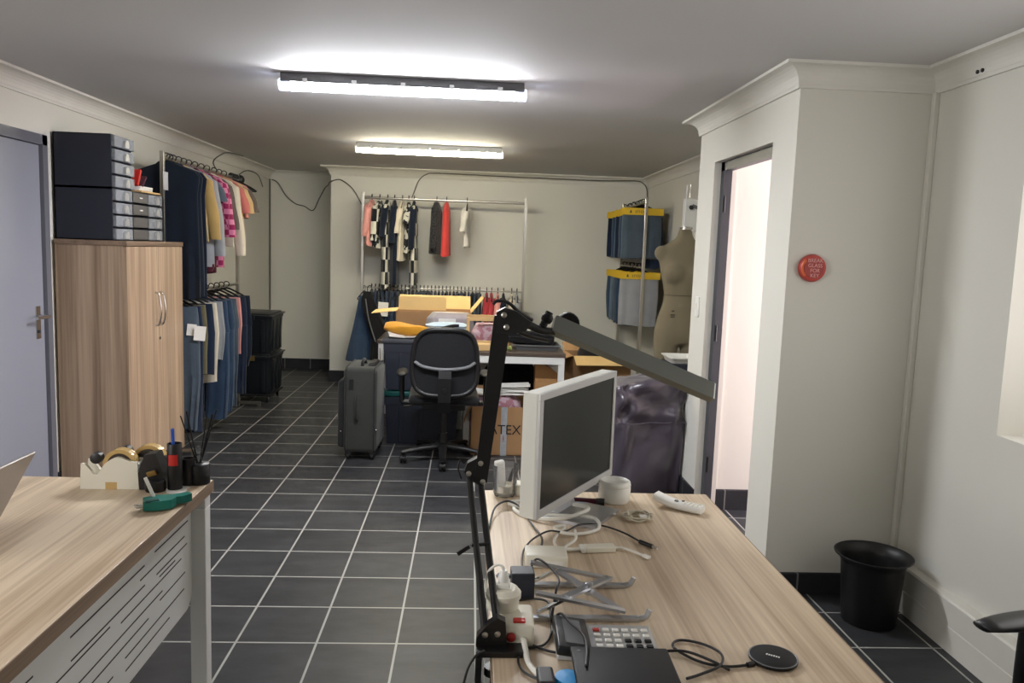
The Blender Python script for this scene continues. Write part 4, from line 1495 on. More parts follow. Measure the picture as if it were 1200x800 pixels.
# ------------------------------------------------------------------ suitcase
t = thing('suitcase', 'charcoal soft suitcase on wheels standing left of the office chair', 'suitcase', (-.735, 5.64, 0), -.03)
MB().box(-.115, .115, -.21, .21, .055, .655, .035, 4).build('shell', M['suit'], t, 60)
MB().box(-.16, -.1, -.185, .185, .08, .56, .025, 3).build('front_pocket', M['suit_dark'], t, 60)
for xx in (-.098, .098):
    pts = []
    for (yy, zz, a0) in ((.165, .61, 0), (-.165, .61, PI / 2), (-.165, .1, PI), (.165, .1, 1.5 * PI)):
        for q in range(4):
            a = a0 + q / 3 * PI / 2
            pts.append((xx, yy + .047 * math.cos(a), zz + .047 * math.sin(a)))
    MB().tube(pts, .005, 6, closed=True).build('piping', M['suit_dark'], t, 179)
MB().tube([(-.02, -.208, .45), (-.02, -.235, .43), (-.02, -.24, .37), (-.02, -.235, .31), (-.02, -.208, .29)], .011, 8, 3).build('side_handle', M['suit_dark'], t, 60)
MB().box(-.075, -.045, -.214, -.208, .5, .575, .002).build('badge', M['black'], t)
MB().tube([(.0, -.12, .652), (.0, -.11, .68), (0, -.03, .69), (0, .03, .652)], .012, 8, 3).build('top_handle', M['suit_dark'], t, 60)
m = MB().box(.04, .09, -.11, .11, .655, .668, .004).box(.045, .085, -.1, .1, .668, .676, .003)
m.build('trolley_handle', M['black'], t)
for c, rr in (((-.107, -.2, .585), .007), ((-.135, -.18, .2), .007), ((.112, -.2, .22), .009)):
    MB().sphere(c, rr, 8).build('zip_pull', M['chrome'], t)
for sx in (-1, 1):
    for sy in (-1, 1):
        c = MB().box(sx * .085 - .02, sx * .085 + .02, sy * .165 - .02, sy * .165 + .02, .025, .065, .006).build('wheel_housing', M['black'], t)
        MB().lathe([(.016, -.011), (.023, -.008), (.023, .008), (.016, .011)], (sx * .085, sy * .165, .023), 14, axis='X').build('wheel', M['black'], c, 40)


# ------------------------------------------------------------------ office chairs
def office_chair(loc, rz, label):
    """Facing +Y: back panel at -Y."""
    t = thing('office_chair', label, 'office chair', loc, rz)
    MB().lathe([(.03, .1), (.03, .2), (.022, .2), (.022, .36), (.05, .37), (.05, .4)], (0, 0, 0), 16).build('gas_column', M['black'], t, 40)
    b = MB().lathe([(.05, .075), (.055, .09), (.05, .125), (.032, .13)], (0, 0, 0), 18).build('hub', M['black'], t, 40)
    for k in range(5):
        a = -PI / 2 + 2 * PI * k / 5
        ux, uy = math.cos(a), math.sin(a)
        rings = []
        for q, (r, w, h, z) in enumerate(((.04, .034, .022, .105), (.16, .028, .02, .098), (.27, .022, .015, .082), (.3, .018, .012, .078))):
            rings.append([(ux * r - uy * w * c, uy * r + ux * w * c, z + h * s) for c, s in ((1, 0), (.7, .8), (0, 1), (-.7, .8), (-1, 0), (-.7, -.8), (0, -1), (.7, -.8))])
        leg = MB().loft(rings).build('base_leg', M['black'], t, 60)
        m = MB().lathe([(.012, -.024), (.028, -.02), (.029, -.004), (.02, -.003), (.02, .003), (.029, .004), (.028, .02), (.012, .024)], (ux * .285, uy * .285, .03), 16, axis='X')
        m.cyl((ux * .285, uy * .285, .03), (ux * .285, uy * .285, .075), .01, 8)
        m.build('caster', M['black_matt'], leg, 40)
    MB().box(-.24, .24, -.21, .25, .43, .5, .035, 4).build('seat', M['black_fab'], t, 60)
    MB().box(-.15, .15, -.14, .14, .385, .432, .01).build('seat_plate', M['black'], t)
    # curved back frame
    def curve_y(u, v):
        return -.25 - .055 * (v - .55) + .05 * (u * u) / (.23 * .23)
    def outline(s):
        pts = []
        for k in range(40):
            a = 2 * PI * k / 40
            ca, sa = math.cos(a), math.sin(a)
            x = s * .225 * math.copysign(abs(ca) ** .55, ca)
            v = .715 + (.25 if sa > 0 else .215) * s * math.copysign(abs(sa) ** .6, sa)
            x *= 1 - .1 * (v - .6) if v < .6 else 1 - .25 * max(0, v - .7)
            pts.append((x, curve_y(x, v), v))
        return pts
    MB().tube(outline(.97), .018, 8, closed=True).build('back_frame', M['black'], t, 179)
    m = MB()
    bmv = []
    nu, nv = 16, 20
    grid = []
    for j in range(nv + 1):
        v = .51 + (.955 - .51) * j / nv
        s = abs((v - .715) / (.25 if v > .715 else .215))
        hw = .215 * max(.12, (1 - min(1, s) ** 3.4)) ** .4 * (1 - .25 * max(0, v - .7))
        grid.append([(hw * (2 * i / nu - 1), curve_y(hw * (2 * i / nu - 1), v), v) for i in range(nu + 1)])
    front = [[m.bm.verts.new(p) for p in row] for row in grid]
    back = [[m.bm.verts.new((p[0], p[1] + .006, p[2])) for p in row] for row in grid]
    for j in range(nv):
        for i in range(nu):
            m.bm.faces.new((front[j][i], front[j][i + 1], front[j + 1][i + 1], front[j + 1][i]))
            m.bm.faces.new((back[j][i], back[j + 1][i], back[j + 1][i + 1], back[j][i + 1]))
    m.build('back_mesh', M['mesh_fab'], t, 179)
    MB().tube([(-.2, curve_y(-.2, .735) - .012, .735), (-.14, curve_y(-.14, .705) - .022, .705), (0, curve_y(0, .692) - .026, .692), (.14, curve_y(.14, .705) - .022, .705), (.2, curve_y(.2, .735) - .012, .735)], .012, 8, 5).build('lumbar_bar', M['grey_pl'], t, 179)
    m = MB()
    m.prism([(-.3, .69), (-.318, .62), (-.318, .5), (-.29, .44), (-.1, .41), (-.1, .388), (-.3, .4), (-.335, .48), (-.335, .64), (-.318, .69)], 'X', -.042, .042)
    m.build('back_bracket', M['black_matt'], t)
    MB().lathe([(.016, -.341), (.016, -.334)], (0, 0, .56), 16, axis='Y').build('tilt_knob', M['black'], t, 40)
    for s in (-1, 1):
        m = MB().tube([(s * .15, .02, .41), (s * .27, .02, .41), (s * .292, .02, .44), (s * .292, .02, .61)], .018, 10, 5)
        arm = m.build('arm_post', M['black'], t, 60)
        rings = []
        for q in range(9):
            u = q / 8
            y = -.12 + .29 * u
            w = .042 * math.sin(PI * (.12 + .76 * u)) ** .5
            h = .016 * math.sin(PI * (.1 + .8 * u)) ** .5
            rings.append([(s * .292 + w * math.cos(a), y, .624 + h * math.sin(a)) for a in [2 * PI * k / 14 for k in range(14)]])
        MB().loft(rings).build('arm_pad', M['black'], arm, 179)
    m = MB().tube([(-.14, -.02, .405), (-.2, -.02, .4), (-.25, -.02, .39)], .007, 8, 3).box(-.28, -.24, -.035, -.005, .382, .396, .004)
    m.build('height_lever', M['black'], t, 40)
    return t


office_chair((-.165, 5.49, 0), .04, 'black mesh-back office chair in front of the navy totes')
office_chair((1.51, 1.54, 0), PI / 2 + .25, 'black office chair at right edge, only its armrest showing')

# ------------------------------------------------------------------ waste bin
t = thing('waste_bin', 'round black waste bin in the alcove corner', 'bin', (1.715, 3.1, 0))
MB().lathe([(.0, .002), (.105, 0), (.108, .004), (.125, .25), (.135, .275), (.152, .287), (.152, .293), (.132, .281), (.12, .25), (.103, .01), (.0, .008)], (0, 0, 0), 40, cap=False).build('bucket', M['black'], t, 60)
MB().lathe([(.149, .286), (.154, .287), (.155, .292), (.149, .293)], (0, 0, 0), 40, cap=False).build('rim', M['black'], t, 60)

# ------------------------------------------------------------------ monitor
ma = math.atan2(.45, .282)
t = thing('monitor', 'large white-framed flat monitor with dark screen on the right desk', 'monitor', (.33, 2.25, DZ), ma)
# local x along the screen width, local -y is the screen normal
z0, z1, hw = .058, .398, .266
MB().box(-hw, hw, .004, .05, z0, z1, .004).build('back_shell', M['mon_back'], t)
m = MB()
b = .019
m.box(-hw, hw, -.004, .006, z1 - b, z1, .0015).box(-hw, hw, -.004, .006, z0, z0 + b + .004, .0015).box(-hw, -hw + b, -.004, .006, z0 + b, z1 - b, .0015).box(hw - b, hw, -.004, .006, z0 + b, z1 - b, .0015)
m.build('bezel', M['mon_bezel'], t)
MB().box(-hw + b, hw - b, -.0005, .005, z0 + b, z1 - b).build('screen', M['screen'], t)
MB().prism([(.05, .22), (.075, .2), (.08, .02), (.06, .0), (.03, .0), (.05, .05)], 'X', -.07, .07).build('neck', M['alu'], t)
m = MB().prism([(-.09, -.1), (.09, -.1), (.1, .1), (-.1, .1)], 'Z', 0.0, .01)
m.build('foot', M['alu'], t)

# ------------------------------------------------------------------ arm lamp
t = thing('desk_lamp', 'black articulated clamp lamp with long bar head over the monitor', 'lamp', (.06, 1.43, DZ))


def W(x, y, z):
    return (x - .06, y - 1.43, z - DZ)


m = MB()
m.box(-.03, .06, -.012, .03, .0, .012, .002).box(-.03, -.018, -.012, .03, -.1, .0, .002).box(-.03, .045, -.012, .03, -.1, -.088, .002)
m.build('clamp', M['black_metal'], t)
m = MB().cyl((.005, .008, -.135), (.005, .008, -.04), .006, 8).cyl((.005, .008, -.042), (.005, .008, -.026), .018, 14).box(-.03, .04, .004, .012, -.142, -.132, .003)
m.build('clamp_screw', M['black_metal'], t)
A0, A1 = (.047, 1.455, .765), (.008, 1.74, 1.0)
B0, B1 = (.071, 1.455, .772), (.034, 1.745, .985)
MB().prism([(-.03, .01), (.03, .01), (.026, .06), (.01, .068), (-.012, .05), (-.028, .03)], 'Y', .012, .034).build('base_knuckle', M['black_metal'], t)
MB().tube([W(*A0), W(*A1)], .0075, 10).build('lower_arm', M['black_metal'], t, 60)
MB().tube([W(*B0), W(*B1)], .0075, 10).build('lower_arm', M['black_metal'], t, 60)
C0, C1 = Vector((.038, 1.735, 1.01)), Vector((.072, 1.72, 1.355))
cx_, cy_, cz_ = W(.0, 1.735, .0)
MB().prism([(W(-.002, 0, 0)[0], W(0, 0, 1.003)[2]), (W(.008, 0, 0)[0], W(0, 0, .985)[2]), (W(.034, 0, 0)[0], W(0, 0, .972)[2]), (W(.047, 0, 0)[0], W(0, 0, .985)[2]), (W(.05, 0, 0)[0], W(0, 0, 1.03)[2]), (W(.026, 0, 0)[0], W(0, 0, 1.035)[2]), (W(.004, 0, 0)[0], W(0, 0, 1.022)[2])], 'Y', 1.725 - 1.43, 1.75 - 1.43).build('elbow_plate', M['black_metal'], t)
u = (C1 - C0).normalized()
px = Vector((u.z, 0, -u.x)).normalized()
ring = lambda c, w, d: [(c.x - .06 + px.x * w * sx, c.y - 1.43 + d * sy, c.z - DZ + px.z * w * sx) for sx, sy in ((-1, -1), (1, -1), (1, 1), (-1, 1))]
MB().loft([ring(C0 - u * .03, .0145, .012), ring(C0 + u * .05, .015, .012), ring(C1 - u * .05, .0185, .012), ring(C1, .0185, .012)]).build('upper_arm', M['black_metal'], t)
hx = C1.x - .06
hz = C1.z - DZ
MB().prism([(hx - .012, hz - .035), (hx + .018, hz - .038), (hx + .05, hz - .03), (hx + .062, hz - .01), (hx + .03, hz + .012), (hx + .004, hz + .02), (hx - .014, hz + .01)], 'Y', .272, .298).build('head_plate', M['black_metal'], t)
# bar head
E0, E1 = Vector((.19, 1.79, 1.333)), Vector((.578, 1.81, 1.181))
ev = (E1 - E0).normalized()
wv = Vector((.3, .62, .6))
wv = (wv - ev * wv.dot(ev)).normalized()
nv_ = ev.cross(wv).normalized()
if nv_.z < 0:
    nv_ = -nv_


def bar_ring(c, ww, th):
    pr = [(-ww, -th), (ww, -th), (ww, th), (-ww, th)]
    return [tuple(Vector((c.x - .06, c.y - 1.43, c.z - DZ)) + wv * a + nv_ * b_) for a, b_ in pr]


MB().loft([bar_ring(E0, .022, .009), bar_ring(E0 + ev * .004, .023, .01), bar_ring(E1 - ev * .004, .023, .01), bar_ring(E1, .022, .009)]).build('bar_head', M['bar_metal'], t)
rg = lambda c: [tuple(Vector((c.x - .06, c.y - 1.43, c.z - DZ)) + wv * a + nv_ * b_) for a, b_ in ((-.017, -.0115), (.017, -.0115), (.017, -.0095), (-.017, -.0095))]
MB().loft([rg(E0 + ev * .02), rg(E1 - ev * .02)]).build('light_strip', M['frost'], t)
# linking arm between elbow and bar
MB().tube([W(.088, 1.735, 1.352), W(.125, 1.75, 1.338), W(.16, 1.765, 1.322), W(.2, 1.785, 1.318)], .009, 8, 4).build('link_arm', M['black_metal'], t, 60)
MB().tube([W(.09, 1.73, 1.332), W(.13, 1.75, 1.312), W(.18, 1.775, 1.3)], .007, 8, 4).build('link_arm', M['black_metal'], t, 60)
m = MB().sphere(W(.175, 1.775, 1.348), .014, 12).cyl(W(.165, 1.77, 1.33), W(.18, 1.778, 1.362), .009, 10)
m.build('swivel_knob', M['black_matt'], t, 60)
MB().lathe([(.024, -.014), (.026, -.01), (.026, .01), (.024, .014)], W(.228, 1.815, 1.335), 18, axis='Y').build('hinge_barrel', M['black_matt'], t, 40)
m = MB()
for (x, y, z) in ((A0[0], 1.443, A0[2]), (B0[0], 1.443, B0[2] - .005), (.008, 1.724, 1.0), (.04, 1.724, .982), (.034, 1.724, 1.024)):
    m.lathe([(.0062, -.004), (.006, -.006), (.003, -.007)], W(x, y + .002, z), 10, axis='Y')
for (x, z) in ((hx + .002, hz + .004), (hx + .008, hz - .022)):
    m.lathe([(.0065, .272), (.006, .268), (.003, .266)], (x, 0, z), 10, axis='Y')
m.build('screw', M['nickel'], t, 40)
m = MB().lathe([(.007, 0), (.007, .003)], W(.083, 1.437, .777), 12, axis='Y')
MB().tube([W(.05, 1.72, 1.38), W(.06, 1.72, 1.388), W(.085, 1.73, 1.383), W(.11, 1.74, 1.362), W(.14, 1.755, 1.345)], .004, 6, 5).build('spring_cable', M['black_wire'], t, 179)
MB().tube([W(-.002, 1.735, 1.02), W(-.012, 1.73, 1.028), W(-.016, 1.73, 1.01), W(-.008, 1.73, .985)], .002, 6, 5).build('wire_loop', M['black_wire'], t, 179)
MB().box(-.035, -.005, -.003, .003, -.004, .004, mat=Matrix.Translation(W(.018, 1.6, .882)) @ Euler((0, -.6, 0)).to_matrix().to_4x4()).build('wing_lever', M['black'], t)
MB().tube([W(.018, 1.595, .883), W(.056, 1.6, .885)], .004, 8).build('wing_screw', M['black'], t)

# ------------------------------------------------------------------ small things on the right desk
def on_desk(name, label, cat, x, y, rz=0, z=DZ):
    return thing(name, label, cat, (x, y, z + .0005), rz)


t = on_desk('glass_tumbler', 'clear glass tumbler with crumpled tissue left of the monitor', 'glass', .126, 2.42)
MB().lathe([(.0, .0), (.032, 0), (.036, .01), (.041, .1), (.0395, .1), (.034, .014), (.0, .012)], (0, 0, 0), 28, cap=False).build('tumbler', M['glass'], t, 60)
MB().box(-.016, .016, -.01, .01, .0, .1, .006, mat=T(-.012, 0, .016, .1, -.12, .3)).build('tissue', M['paper'], t)
MB().box(-.006, .006, -.006, .006, 0, .045, .003, mat=T(.014, 0, .045, 0, .3)).build('dark_wrapper', M['black_fab'], t)
MB().lathe([(.0, .013), (.032, .013), (.033, .035), (.0, .032)], (0, 0, 0), 20).build('wax', M['cream_pl'], t, 40)
t = on_desk('lidded_jar', 'squat round frosted white jar on the desk right of the monitor', 'jar', .468, 2.385)
MB().lathe([(.0, 0), (.046, 0), (.05, .006), (.05, .046), (.048, .05), (.0, .05)], (0, 0, 0), 36).build('jar_body', M['frost'], t, 50)
MB().lathe([(.049, .0495), (.0505, .053), (.048, .064), (.043, .067), (.038, .064), (.0, .062)], (0, 0, 0), 36).build('lid', M['frost'], t, 50)
# coiled pale cable
rs = random.Random(4)
pts = []
for k in range(40):
    a = k * .95
    r = .036 + .008 * math.sin(k * 1.7)
    pts.append((r * math.cos(a) * 1.05, r * math.sin(a) * .9, .004 + .012 * (.5 + .5 * math.sin(k * 2.3))))
pts += [(-.05, .02, .004), (-.075, .028, .004)]
t = on_desk('coiled_cable', 'coiled pale phone cable in front of the round white jar', 'cable', .508, 2.215)
MB().tube(pts, .0022, 6, 4).build('cord', M['clear_wire'], t, 179)
MB().box(-.085, -.06, .022, .031, .001, .008, .002).build('plug', M['white_pl'], t)
MB().box(.0, .02, -.03, -.014, .012, .02, .002).build('plug', M['white_pl'], t)
t = on_desk('remote_control', 'white remote control bent like a handset at the far right of the desk', 'remote', .655, 2.315, -.62)
rings = []
for q in range(9):
    u = q / 8
    x = -.075 + .15 * u
    z = .012 + .02 * max(0, (.45 - u)) ** 1.3 * 2.2
    w = .024
    rings.append([(x, -w, z + .006), (x, -w + .004, z + .01), (x, w - .004, z + .01), (x, w, z + .006), (x, w, z - .004), (x, w - .008, z - .011), (x, -w + .008, z - .011), (x, -w, z - .004)])
MB().loft(rings).build('case', M['white_pl'], t, 50)
m = MB()
for a in range(4):
    for b in range(3):
        m.box(.022 + .013 * a - .004, .022 + .013 * a + .004, -.014 + .014 * b - .004, -.014 + .014 * b + .004, .0215, .0235, .001)
m.build('button', M['cream_pl'], t)
MB().lathe([(.007, .02), (.006, .026)], (-.008, 0, .0), 12).build('thumb_stick', M['grey_pl'], t, 40)
MB().box(.004, .012, .01, .02, .021, .0235, .001).build('dark_button', M['black'], t)
t = on_desk('power_brick', 'square white laptop power adapter lying in front of the monitor', 'power adapter', .206, 1.88, -.04)
MB().box(-.052, .052, -.038, .038, .0, .032, .006, 3).build('brick', M['cream_pl'], t, 50)
MB().box(-.04, .04, -.0385, -.0375, .006, .02).build('ridge', M['white_pl'], t)
t = on_desk('video_adapter', 'small white video cable adapter to the right of the power brick', 'cable adapter', .355, 1.965, .12)
MB().box(-.04, .04, -.016, .016, 0, .015, .003).build('body', M['cream_pl'], t)
MB().tube([(.04, 0, .007), (.06, 0, .006), (.085, -.025, .005), (.1, -.05, .004)], .0035, 8, 4).build('cable_tail', M['white_wire'], t, 179)
MB().box(-.011, .011, -.006, .006, 0, .008, .002, mat=T(.106, -.06, 0.001, 0, 0, -1.1)).build('end_plug', M['white_pl'], t)
MB().tube([(-.04, 0, .008), (-.07, .0, .006), (-.096, -.012, .012)], .005, 8, 4).build('cable_lead', M['white_wire'], t, 179)
MB().box(-.052, -.04, -.017, .017, .001, .014, .002).build('screw_plug', M['white_pl'], t)
t = on_desk('monitor_cable', 'thick white monitor cables looping over the stand foot', 'cable', .3, 2.16)
MB().tube([(-.14, .16, .005), (-.15, .1, .005), (-.1, .03, .006), (-.02, .0, .018), (.04, .02, .03), (.06, .06, .03), (.02, .09, .03)], .006, 8, 6).build('cord', M['white_wire'], t, 179)
MB().tube([(-.09, .06, .006), (.0, .03, .016), (.07, .0, .02), (.075, -.05, .007), (.02, -.09, .006), (-.03, -.1, .012), (-.05, -.07, .016), (-.02, -.05, .014)], .005, 8, 6).build('cord', M['white_wire'], t, 179)
MB().tube([(-.02, -.06, .012), (-.045, -.1, .008), (-.06, -.16, .008), (-.055, -.24, .014)], .004, 8, 6).build('cord', M['white_wire'], t, 179)
MB().tube([(.005, -.08, .012), (.0, -.13, .006), (-.03, -.18, .006), (-.05, -.235, .014)], .004, 8, 6).build('cord', M['white_wire'], t, 179)
t = on_desk('pocket_torch', 'small black and brown pen lying behind the monitor foot', 'pen', .375, 2.345, -.15)
MB().tube([(-.06, 0, .01), (.03, 0, .01)], .009, 10).build('barrel', M['burgundy'], t, 60)
MB().tube([(.03, 0, .01), (.055, 0, .01)], .011, 10).build('cap', M['black'], t, 60)
t = on_desk('cable_reel', 'white cable bundle between the glass and the monitor', 'cable', .17, 2.31)
MB().tube([(-.03, .02, .006), (.0, .035, .006), (.035, .015, .006), (.03, -.02, .008), (0, -.03, .008), (-.03, -.01, .01)], .006, 8, 5, closed=True).build('cord', M['white_wire'], t, 179)
o = MB().box(-.025, .025, -.03, .03, 0, .035, .004).build('small_white_box', M['cream_pl'], None, loc=(.185, 2.44, DZ + .0005))
tag(o, 'small white box at the far edge behind the monitor', 'box')

# laptop stand
t = on_desk('laptop_stand', 'folding silver laptop stand with crossed bars on the right desk', 'laptop stand', .27, 1.66)


def flat_bar(m, a, b, w, th):
    a, b = Vector(a), Vector(b)
    d = (b - a).normalized()
    s = d.cross(Vector((0, 0, 1))).normalized()
    n_ = s.cross(d).normalized()
    m.loft([[tuple(p + s * (w * sx) + n_ * (th * sy)) for sx, sy in ((-1, -1), (1, -1), (1, 1), (-1, 1))] for p in (a, b)])


for s in (-1, 1):
    y = .083 * s
    m = MB()
    flat_bar(m, (-.125, y, .004), (.105, y, .004), .009, .0035)
    m.tube([(.1, y, .004), (.12, y, .008), (.128, y, .024)], .006, 6, 3)
    m.build('base_rail', M['alu'], t, 40)
    m = MB()
    flat_bar(m, (-.115, y * .98, .058), (.075, y * .98, .02), .008, .003)
    m.build('top_rail', M['alu'], t)
    m = MB()
    flat_bar(m, (-.11, y * .92, .012), (-.05, y * .92, .045), .006, .003)
    m.build('prop', M['chrome'], t)
m = MB()
flat_bar(m, (-.05, .075, .04), (.07, -.08, .018), .009, .003)
m.build('cross_bar', M['alu'], t)
m = MB()
flat_bar(m, (-.05, -.075, .047), (.07, .08, .025), .009, .003)
m.build('cross_bar', M['alu'], t)
MB().lathe([(.009, .02), (.009, .045), (.006, .047)], (.01, 0, 0), 14).build('pivot', M['alu'], t, 40)

t = on_desk('power_supply', 'dark slate plastic block behind the extension lead', 'power adapter', .135, 1.7, .02)
MB().box(-.026, .026, -.026, .022, 0, .058, .003).build('block', M['navy_plastic'], t)
MB().lathe([(.014, .058), (.018, .062), (.014, .066)], (-.042, .0, -.02), 14).build('dial', M['grey_pl'], t, 40)
# extension lead with plugs
t = on_desk('extension_lead', 'white multi-socket extension lead with red switch on desk edge', 'extension lead', .115, 1.5, -.02)
MB().box(-.034, .03, -.045, .055, 0, .046, .008, 3).build('socket_block', M['cream_pl'], t, 50)
MB().box(-.012, .012, -.034, -.016, .045, .05, .002).build('switch', M['red'], t)
MB().lathe([(.0095, -.047), (.009, -.05), (.006, -.052)], (-.016, 0, .024), 16, axis='Y').build('red_button', M['red_dark'], t, 40)
MB().tube([(.008, -.043, .02), (.012, -.07, .01), (.016, -.11, .005), (.035, -.16, .005)], .0055, 8, 4).build('mains_cord', M['white_wire'], t, 179)
t = on_desk('plug_adapter', 'round white travel plug adapter on the extension lead', 'plug', .084, 1.535, 0, DZ + .046)
MB().lathe([(.031, 0), (.033, .003), (.033, .022), (.037, .024), (.037, .034), (.033, .037), (.03, .042), (.024, .043)], (0, 0, 0), 24).build('adapter_body', M['cream_pl'], t, 50)
t = on_desk('mains_plug', 'white mains plug with curved cord on top of the round adapter', 'plug', .084, 1.54, 0, DZ + .088)
t.scale = (1, 1, .62)
MB().box(-.014, .014, -.016, .016, 0, .018, .004).build('plug_body', M['white_pl'], t)
MB().lathe([(.011, .016), (.012, .03), (.009, .042), (.007, .055)], (0, 0, 0), 12).build('strain_relief', M['white_pl'], t, 40)
MB().tube([(0, 0, .05), (-.003, .004, .066), (-.014, .008, .068), (-.028, .01, .048), (-.034, .016, .01), (-.034, .03, -.05), (-.03, .06, -.08)], .0035, 8, 6).build('plug_cord', M['white_wire'], t, 179)

# calculator
t = on_desk('calculator', 'silver desktop calculator with dark tilted display on right desk', 'calculator', .285, 1.47, -.03)
MB().box(-.1, .1, -.065, .062, 0, .014, .004).build('case', M['silver_pl'], t, 50)
MB().box(-.102, -.035, -.067, .064, .0, .02, .004, mat=T(0, 0, .0, 0, .12)).build('display_housing', M['black'], t, 50)
MB().box(-.085, -.05, -.05, .045, .018, .0212, mat=T(0, 0, .0005, 0, .12)).build('display', M['grey_pl'], t)
for r in range(5):
    for c in range(6):
        big = c in (3, 4, 5) and r < 3
        red = (r, c) == (4, 0)
        mt = M['black_matt'] if big else (M['red_sign'] if red else M['white_pl'])
        x = -.014 + .0195 * c
        y = -.052 + .0215 * r
        k = MB().box(x - .0068, x + .0068, y - .006, y + .006, .0135, .0175, .002).build('key', mt, t)
        if red:
            k['label'] = 'red key'
        elif big:
            k['label'] = 'black key'
t = on_desk('tablet', 'flat black tablet lying over the calculator edge in the foreground', 'tablet', .305, 1.335, -.03, DZ + .021)
MB().box(-.1, .085, -.12, .073, 0, .009, .004, 3).build('tablet_body', M['black_matt'], t, 50)
MB().lathe([(.004, .0), (.004, .0095)], (-.085, .055, 0), 10).build('stud', M['grey_pl'], t)
MB().box(-.09, .075, -.11, .04, -.021, 0, .003).build('stand_base', M['black'], t)
# wireless charger
t = on_desk('wireless_charger', 'round black charging pad with a cable in the right foreground', 'charger', .604, 1.418)
MB().lathe([(.0, .0), (.042, 0), (.046, .003), (.0465, .007), (.044, .0085), (.0, .009)], (0, 0, 0), 40).build('pad', M['black_matt'], t, 40)
MB().lathe([(.0455, .006), (.0462, .0085), (.0445, .0092), (.0435, .0085)], (0, 0, 0), 40, cap=False).build('rim', M['grey_pl'], t, 40)
m = MB()
for k in range(6):
    m.box(-.0135 + .0045 * k, -.0105 + .0045 * k, -.0025, .0025 if k % 3 else .0035, .009, .0094, mat=T(0, 0, 0, 0, 0, -.55))
m.build('logo', M['paper'], t)
MB().tube([(-.045, -.02, .004), (-.06, -.026, .004)], .005, 8).build('connector', M['black'], t, 60)
MB().tube([(-.06, -.026, .004), (-.1, -.032, .004), (-.14, -.02, .004), (-.17, .01, .004), (-.185, .045, .004), (-.165, .068, .004), (-.125, .055, .004), (-.1, .01, .008), (-.115, -.035, .008), (-.16, -.06, .004), (-.19, -.075, .004)], .0027, 6, 6).build('cord', M['black_wire'], t, 179)
MB().tube([(-.1, -.045, .004), (-.13, -.02, .01), (-.17, .015, .009), (-.22, .022, .004), (-.235, .02, .004)], .0027, 6, 6).build('cord', M['black_wire'], t, 179)
# black usb cable running over the desk
t = on_desk('usb_cable', 'thin black cable snaking from lamp to a connector beside the adapter', 'cable', 0, 0)
MB().tube([(.472, 2.02, .006), (.44, 2.085, .006), (.39, 2.138, .006), (.33, 2.13, .012), (.275, 2.07, .012), (.23, 2.05, .02), (.19, 2.02, .012), (.165, 1.97, .01), (.1525, 1.93, .006), (.145, 1.85, .006), (.155, 1.8, .006), (.17, 1.75, .062), (.195, 1.7, .064), (.21, 1.64, .062), (.2, 1.6, .05), (.19, 1.57, .006), (.183, 1.51, .004), (.16, 1.46, .004), (.11, 1.448, .004)], .0026, 6, 6).build('cord', M['black_wire'], t, 179)
MB().tube([(.472, 2.02, .006), (.498, 1.985, .006)], .006, 8).build('connector', M['black'], t, 60)
MB().tube([(.498, 1.985, .006), (.508, 1.97, .006)], .004, 8).build('metal_tip', M['nickel'], t, 60)
cable('desk_cable', [(.12, 1.66, DZ + .004), (.16, 1.665, DZ + .006), (.188, 1.63, DZ + .014), (.188, 1.56, DZ + .012), (.203, 1.53, DZ + .037), (.218, 1.49, DZ + .036), (.238, 1.44, DZ + .035), (.236, 1.39, DZ + .036), (.226, 1.33, DZ + .034)], .0026, M['black_wire'], 'thin black cord from the dark block across the calculator display')
cable('desk_cable', [(.215, 1.425, DZ + .004), (.17, 1.44, DZ + .004), (.14, 1.46, DZ + .004), (.118, 1.44, DZ + .004), (.11, 1.4, DZ + .004), (.12, 1.36, DZ + .004), (.15, 1.33, DZ + .006)], .0026, M['black_wire'], 'looped black cord in front of the extension lead')
cable('desk_cable', [(.045, 1.42, .745), (.03, 1.405, .742), (.016, 1.40, .72), (.006, 1.395, .68), (-.01, 1.385, .62), (-.02, 1.37, .56), (-.015, 1.36, .4)], .0025, M['black_wire'], 'black lamp cord hanging over the desk edge with an inline switch')
cable('desk_cable', [(.07, 2.1, .735), (.09, 2.25, .745), (.13, 2.3, .75), (.17, 2.25, .745), (.19, 2.15, .736), (.21, 2.04, .736), (.2, 1.96, .734)], .003, M['black_wire'], 'black cord arching over white cables near the glass')
t = on_desk('cable_clip', 'black rubber cable clip at the bottom edge of the desk', 'clip', .155, 1.335)
MB().box(-.016, .016, -.03, .03, 0, .016, .006).build('clip_body', M['black'], t)
o = MB().lathe([(.0, 0), (.024, 0), (.026, .004), (.024, .012), (.0, .014)], (0, 0, 0), 20).build('blue_disc', M['sky_blue'], None, 40, loc=(.196, 1.335, DZ + .0005))
tag(o, 'bright blue round plastic disc beside the black tablet', 'disc')

